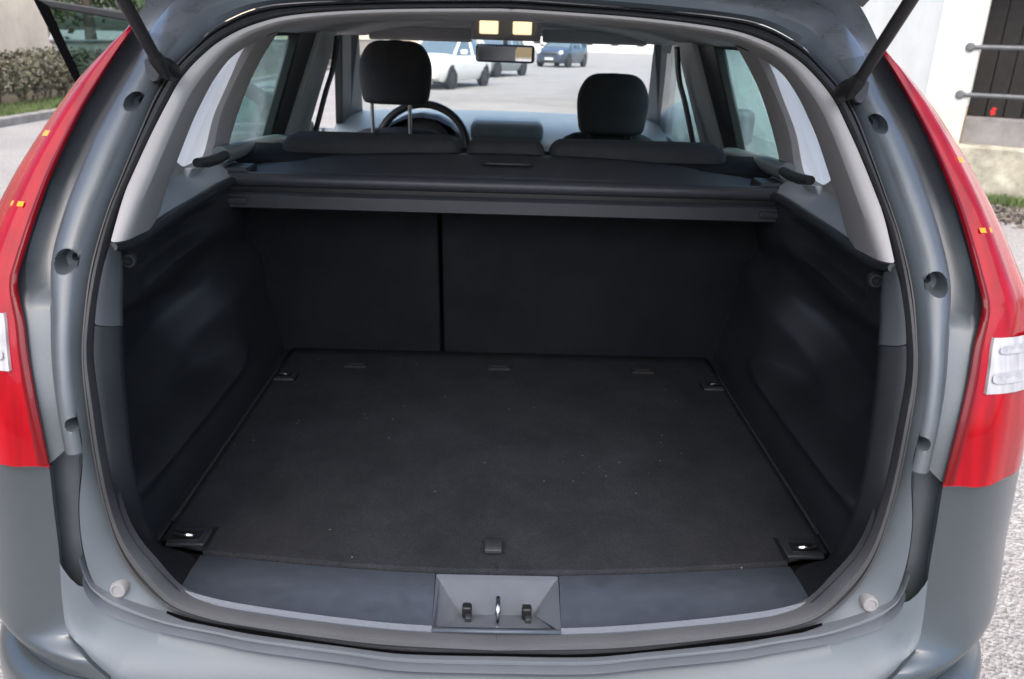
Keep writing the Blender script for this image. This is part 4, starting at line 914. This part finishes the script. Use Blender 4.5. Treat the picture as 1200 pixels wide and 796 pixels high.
# windscreen, pillars, side glass
ws = [[Vector((-.60+1.2*k/10, 2.42+.05-.06*((k-5)/5)**2, 1.432)) for k in range(11)], [Vector((-.66+1.32*k/10, 2.8+.05-.07*((k-5)/5)**2, 1.265)) for k in range(11)], [Vector((-.74+1.48*k/10, 3.24+.02-.1*((k-5)/5)**2, 1.04)) for k in range(11)]]
V, F = grid(ws); obj('windscreen', V, F, 'glass', CAR)
V, F = grid([[Vector((-.56+1.12*k/10, 2.36, 1.45)) for k in range(11)], [Vector((-.57+1.14*k/10, 2.44, 1.415)) for k in range(11)], [Vector((-.6+1.2*k/10, 2.5, 1.43)) for k in range(11)]]); obj('header_trim', V, F, 'visor', CAR)
for s in SD:
    def quadbar(name, top, bot, m_, th=.04):
        V, F = poly_prism(side(top, s)+side(bot, s)[::-1], (s*th, 0, 0)); return obj(name, V, F, m_, CAR, bevel=.006)
    quadbar('front_pillar_trim', [Vector((-.545, 2.30, 1.415)), Vector((-.575, 2.42, 1.43))], [Vector((-.705, 2.88, 1.03)), Vector((-.665, 3.05, 1.03))], 'midp', .05)
    quadbar('pillar_seal', [Vector((-.555, 2.02, 1.41)), Vector((-.555, 2.20, 1.415))], [Vector((-.70, 2.70, 1.03)), Vector((-.70, 2.92, 1.03))], 'rubber', .03)
    quadbar('centre_pillar_trim', [wp((380, 31), -.004), wp((397, 35), -.004)], [wp((338, 163), -.004), wp((360, 160), -.004)], 'trim_cool', .03)
    quadbar('door_frame', [wp((354, 31), .012), wp((384, 30), .012)], [wp((317, 166), .012), wp((341, 164), .012)], 'blackp', .03)
    quadbar('roof_rail', [Vector((-.53, .95, 1.405)), Vector((-.545, 2.3, 1.415))], [Vector((-.54, .95, 1.39)), Vector((-.552, 2.3, 1.40))], 'rubber', .04)
    pane = [wp(p, .035) for p in ((262, 180), (281, 125), (301, 76), (326, 33), (362, 28), (322, 166))]
    V, F = poly_prism(side(pane, s), (s*.004, 0, 0)); obj('rear_door_window', V, F, 'tint', CAR, smooth=False)
    rail = cr([wp(p, -.012) for p in ((258, 182), (275, 177), (300, 171), (325, 166), (345, 168))], 20)
    V, F = tube_geo(side(rail, s), [.019]*20, 12); obj('door_rail', V, F, mat('door_rail_vinyl', (.20, .23, .23), .45), CAR)
    V, F = poly_prism(side([Vector((-.66, .80, .35)), Vector((-.66, .8, 1.10)), Vector((-.65, 1.72, 1.06)), Vector((-.66, 1.72, .35))], s), (s*.05, 0, 0)); obj('rear_door_lining', V, F, 'darkp', CAR)
    bl = cr([wp(p, -.045) for p in ((394, 42), (389, 80), (380, 110), (366, 165))], 20); n_ = len(bl)
    V, F = grid([side([p+Vector((0, -.028, 0)) for p in bl], s), side([p+Vector((.004, .028, 0)) for p in bl], s)]); obj('seat_belt', V, F, 'blackp', CAR, solid=.002)
    if s > 0:
        V, F = poly_prism([(.66, 1.72, 1.03), (.56, 1.85, 1.405), (.56, 2.2, 1.41), (.70, 2.85, 1.03)], (.004, 0, 0)); obj('front_door_window', V, F, 'tint', CAR, smooth=False)
        V, F = poly_prism([Vector((.68, 1.73, .35)), Vector((.68, 1.73, 1.04)), Vector((.69, 2.84, 1.03)), Vector((.69, 2.84, .35))], (.05, 0, 0)); obj('front_door_lining', V, F, 'darkp', CAR)
        cushion('wing_mirror', (.95, 2.62, 1.08), (.2, .1, .15), 'paint', CAR, .03)
# ---- driver's door, standing open
HG = Vector((-.87, 2.86, 0)); DD = Vector((-math.sin(R(62)), -math.cos(R(62)), 0)); DN = Vector((DD.y, -DD.x, 0))
def dh(px):
    r_ = ray(px); t = (HG-CAM).dot(DN)/r_.dot(DN); P = CAM+r_*t; return (P-HG).dot(DD), P.z
def dpt(s_, z, d=0): return HG+DD*s_+DN*d+Vector((0, 0, z))
dr = empty('open_front_door', HG+DD*.5+Vector((0, 0, .3)), parent=CAR); dr['label'] = "driver's door standing wide open"
def dprism(name, sz, m_, d0=-.02, d1=.02, bev=.006):
    V, F = poly_prism([dpt(a, b, d0) for a, b in sz], DN*(d1-d0)); return obj(name, V, F, m_, dr, bevel=bev, smooth=bool(bev))
o0, o1, i0, i1 = dh((38, -3)), dh((112, 145)), dh((58, 9)), dh((97, 95))
i2 = dh((118, 145)); t1 = dh((150, 15)); t1i = dh((150, 25))
hinge_top = (.12, 1.12)
dprism('frame_post', [o0, i0, i1, i2, (i2[0], 1.0), (o1[0], 1.0), o1], 'void', -.03, .03)
ft = (.62, t1[1]+(t1[1]-o0[1])/(t1[0]-o0[0])*(.62-t1[0])-.02)
fti = (.64, ft[1]-.045)
dprism('frame_top', [o0, t1, ft, fti, t1i, i0], 'blackp', -.028, .028)
dprism('frame_front', [ft, (.02, 1.05), (.1, 1.02), fti], 'rubber', -.026, .026)
dprism('window_glass', [(i0[0]+.005, i0[1]+.005), (t1i[0], t1i[1]+.008), (fti[0], fti[1]+.008), (.06, 1.0), (i2[0]+.005, 1.0)], 'door_glass', -.003, .003, 0)
dprism('door_panel', [(0, 1.04), (i2[0]+.03, 1.04), (o1[0]+.02, .7), (o1[0]-.02, .3), (.06, .28), (0, .5)], 'paint', -.06, .05, .02)
dprism('door_lining', [(.08, 1.0), (i2[0]-.03, 1.0), (o1[0]-.05, .7), (o1[0]-.08, .36), (.12, .35)], 'darkp', -.09, -.055, .01)
cushion('wing_mirror', dpt(.12, 1.1, .14), (.12, .2, .15), 'paint', dr, .03)
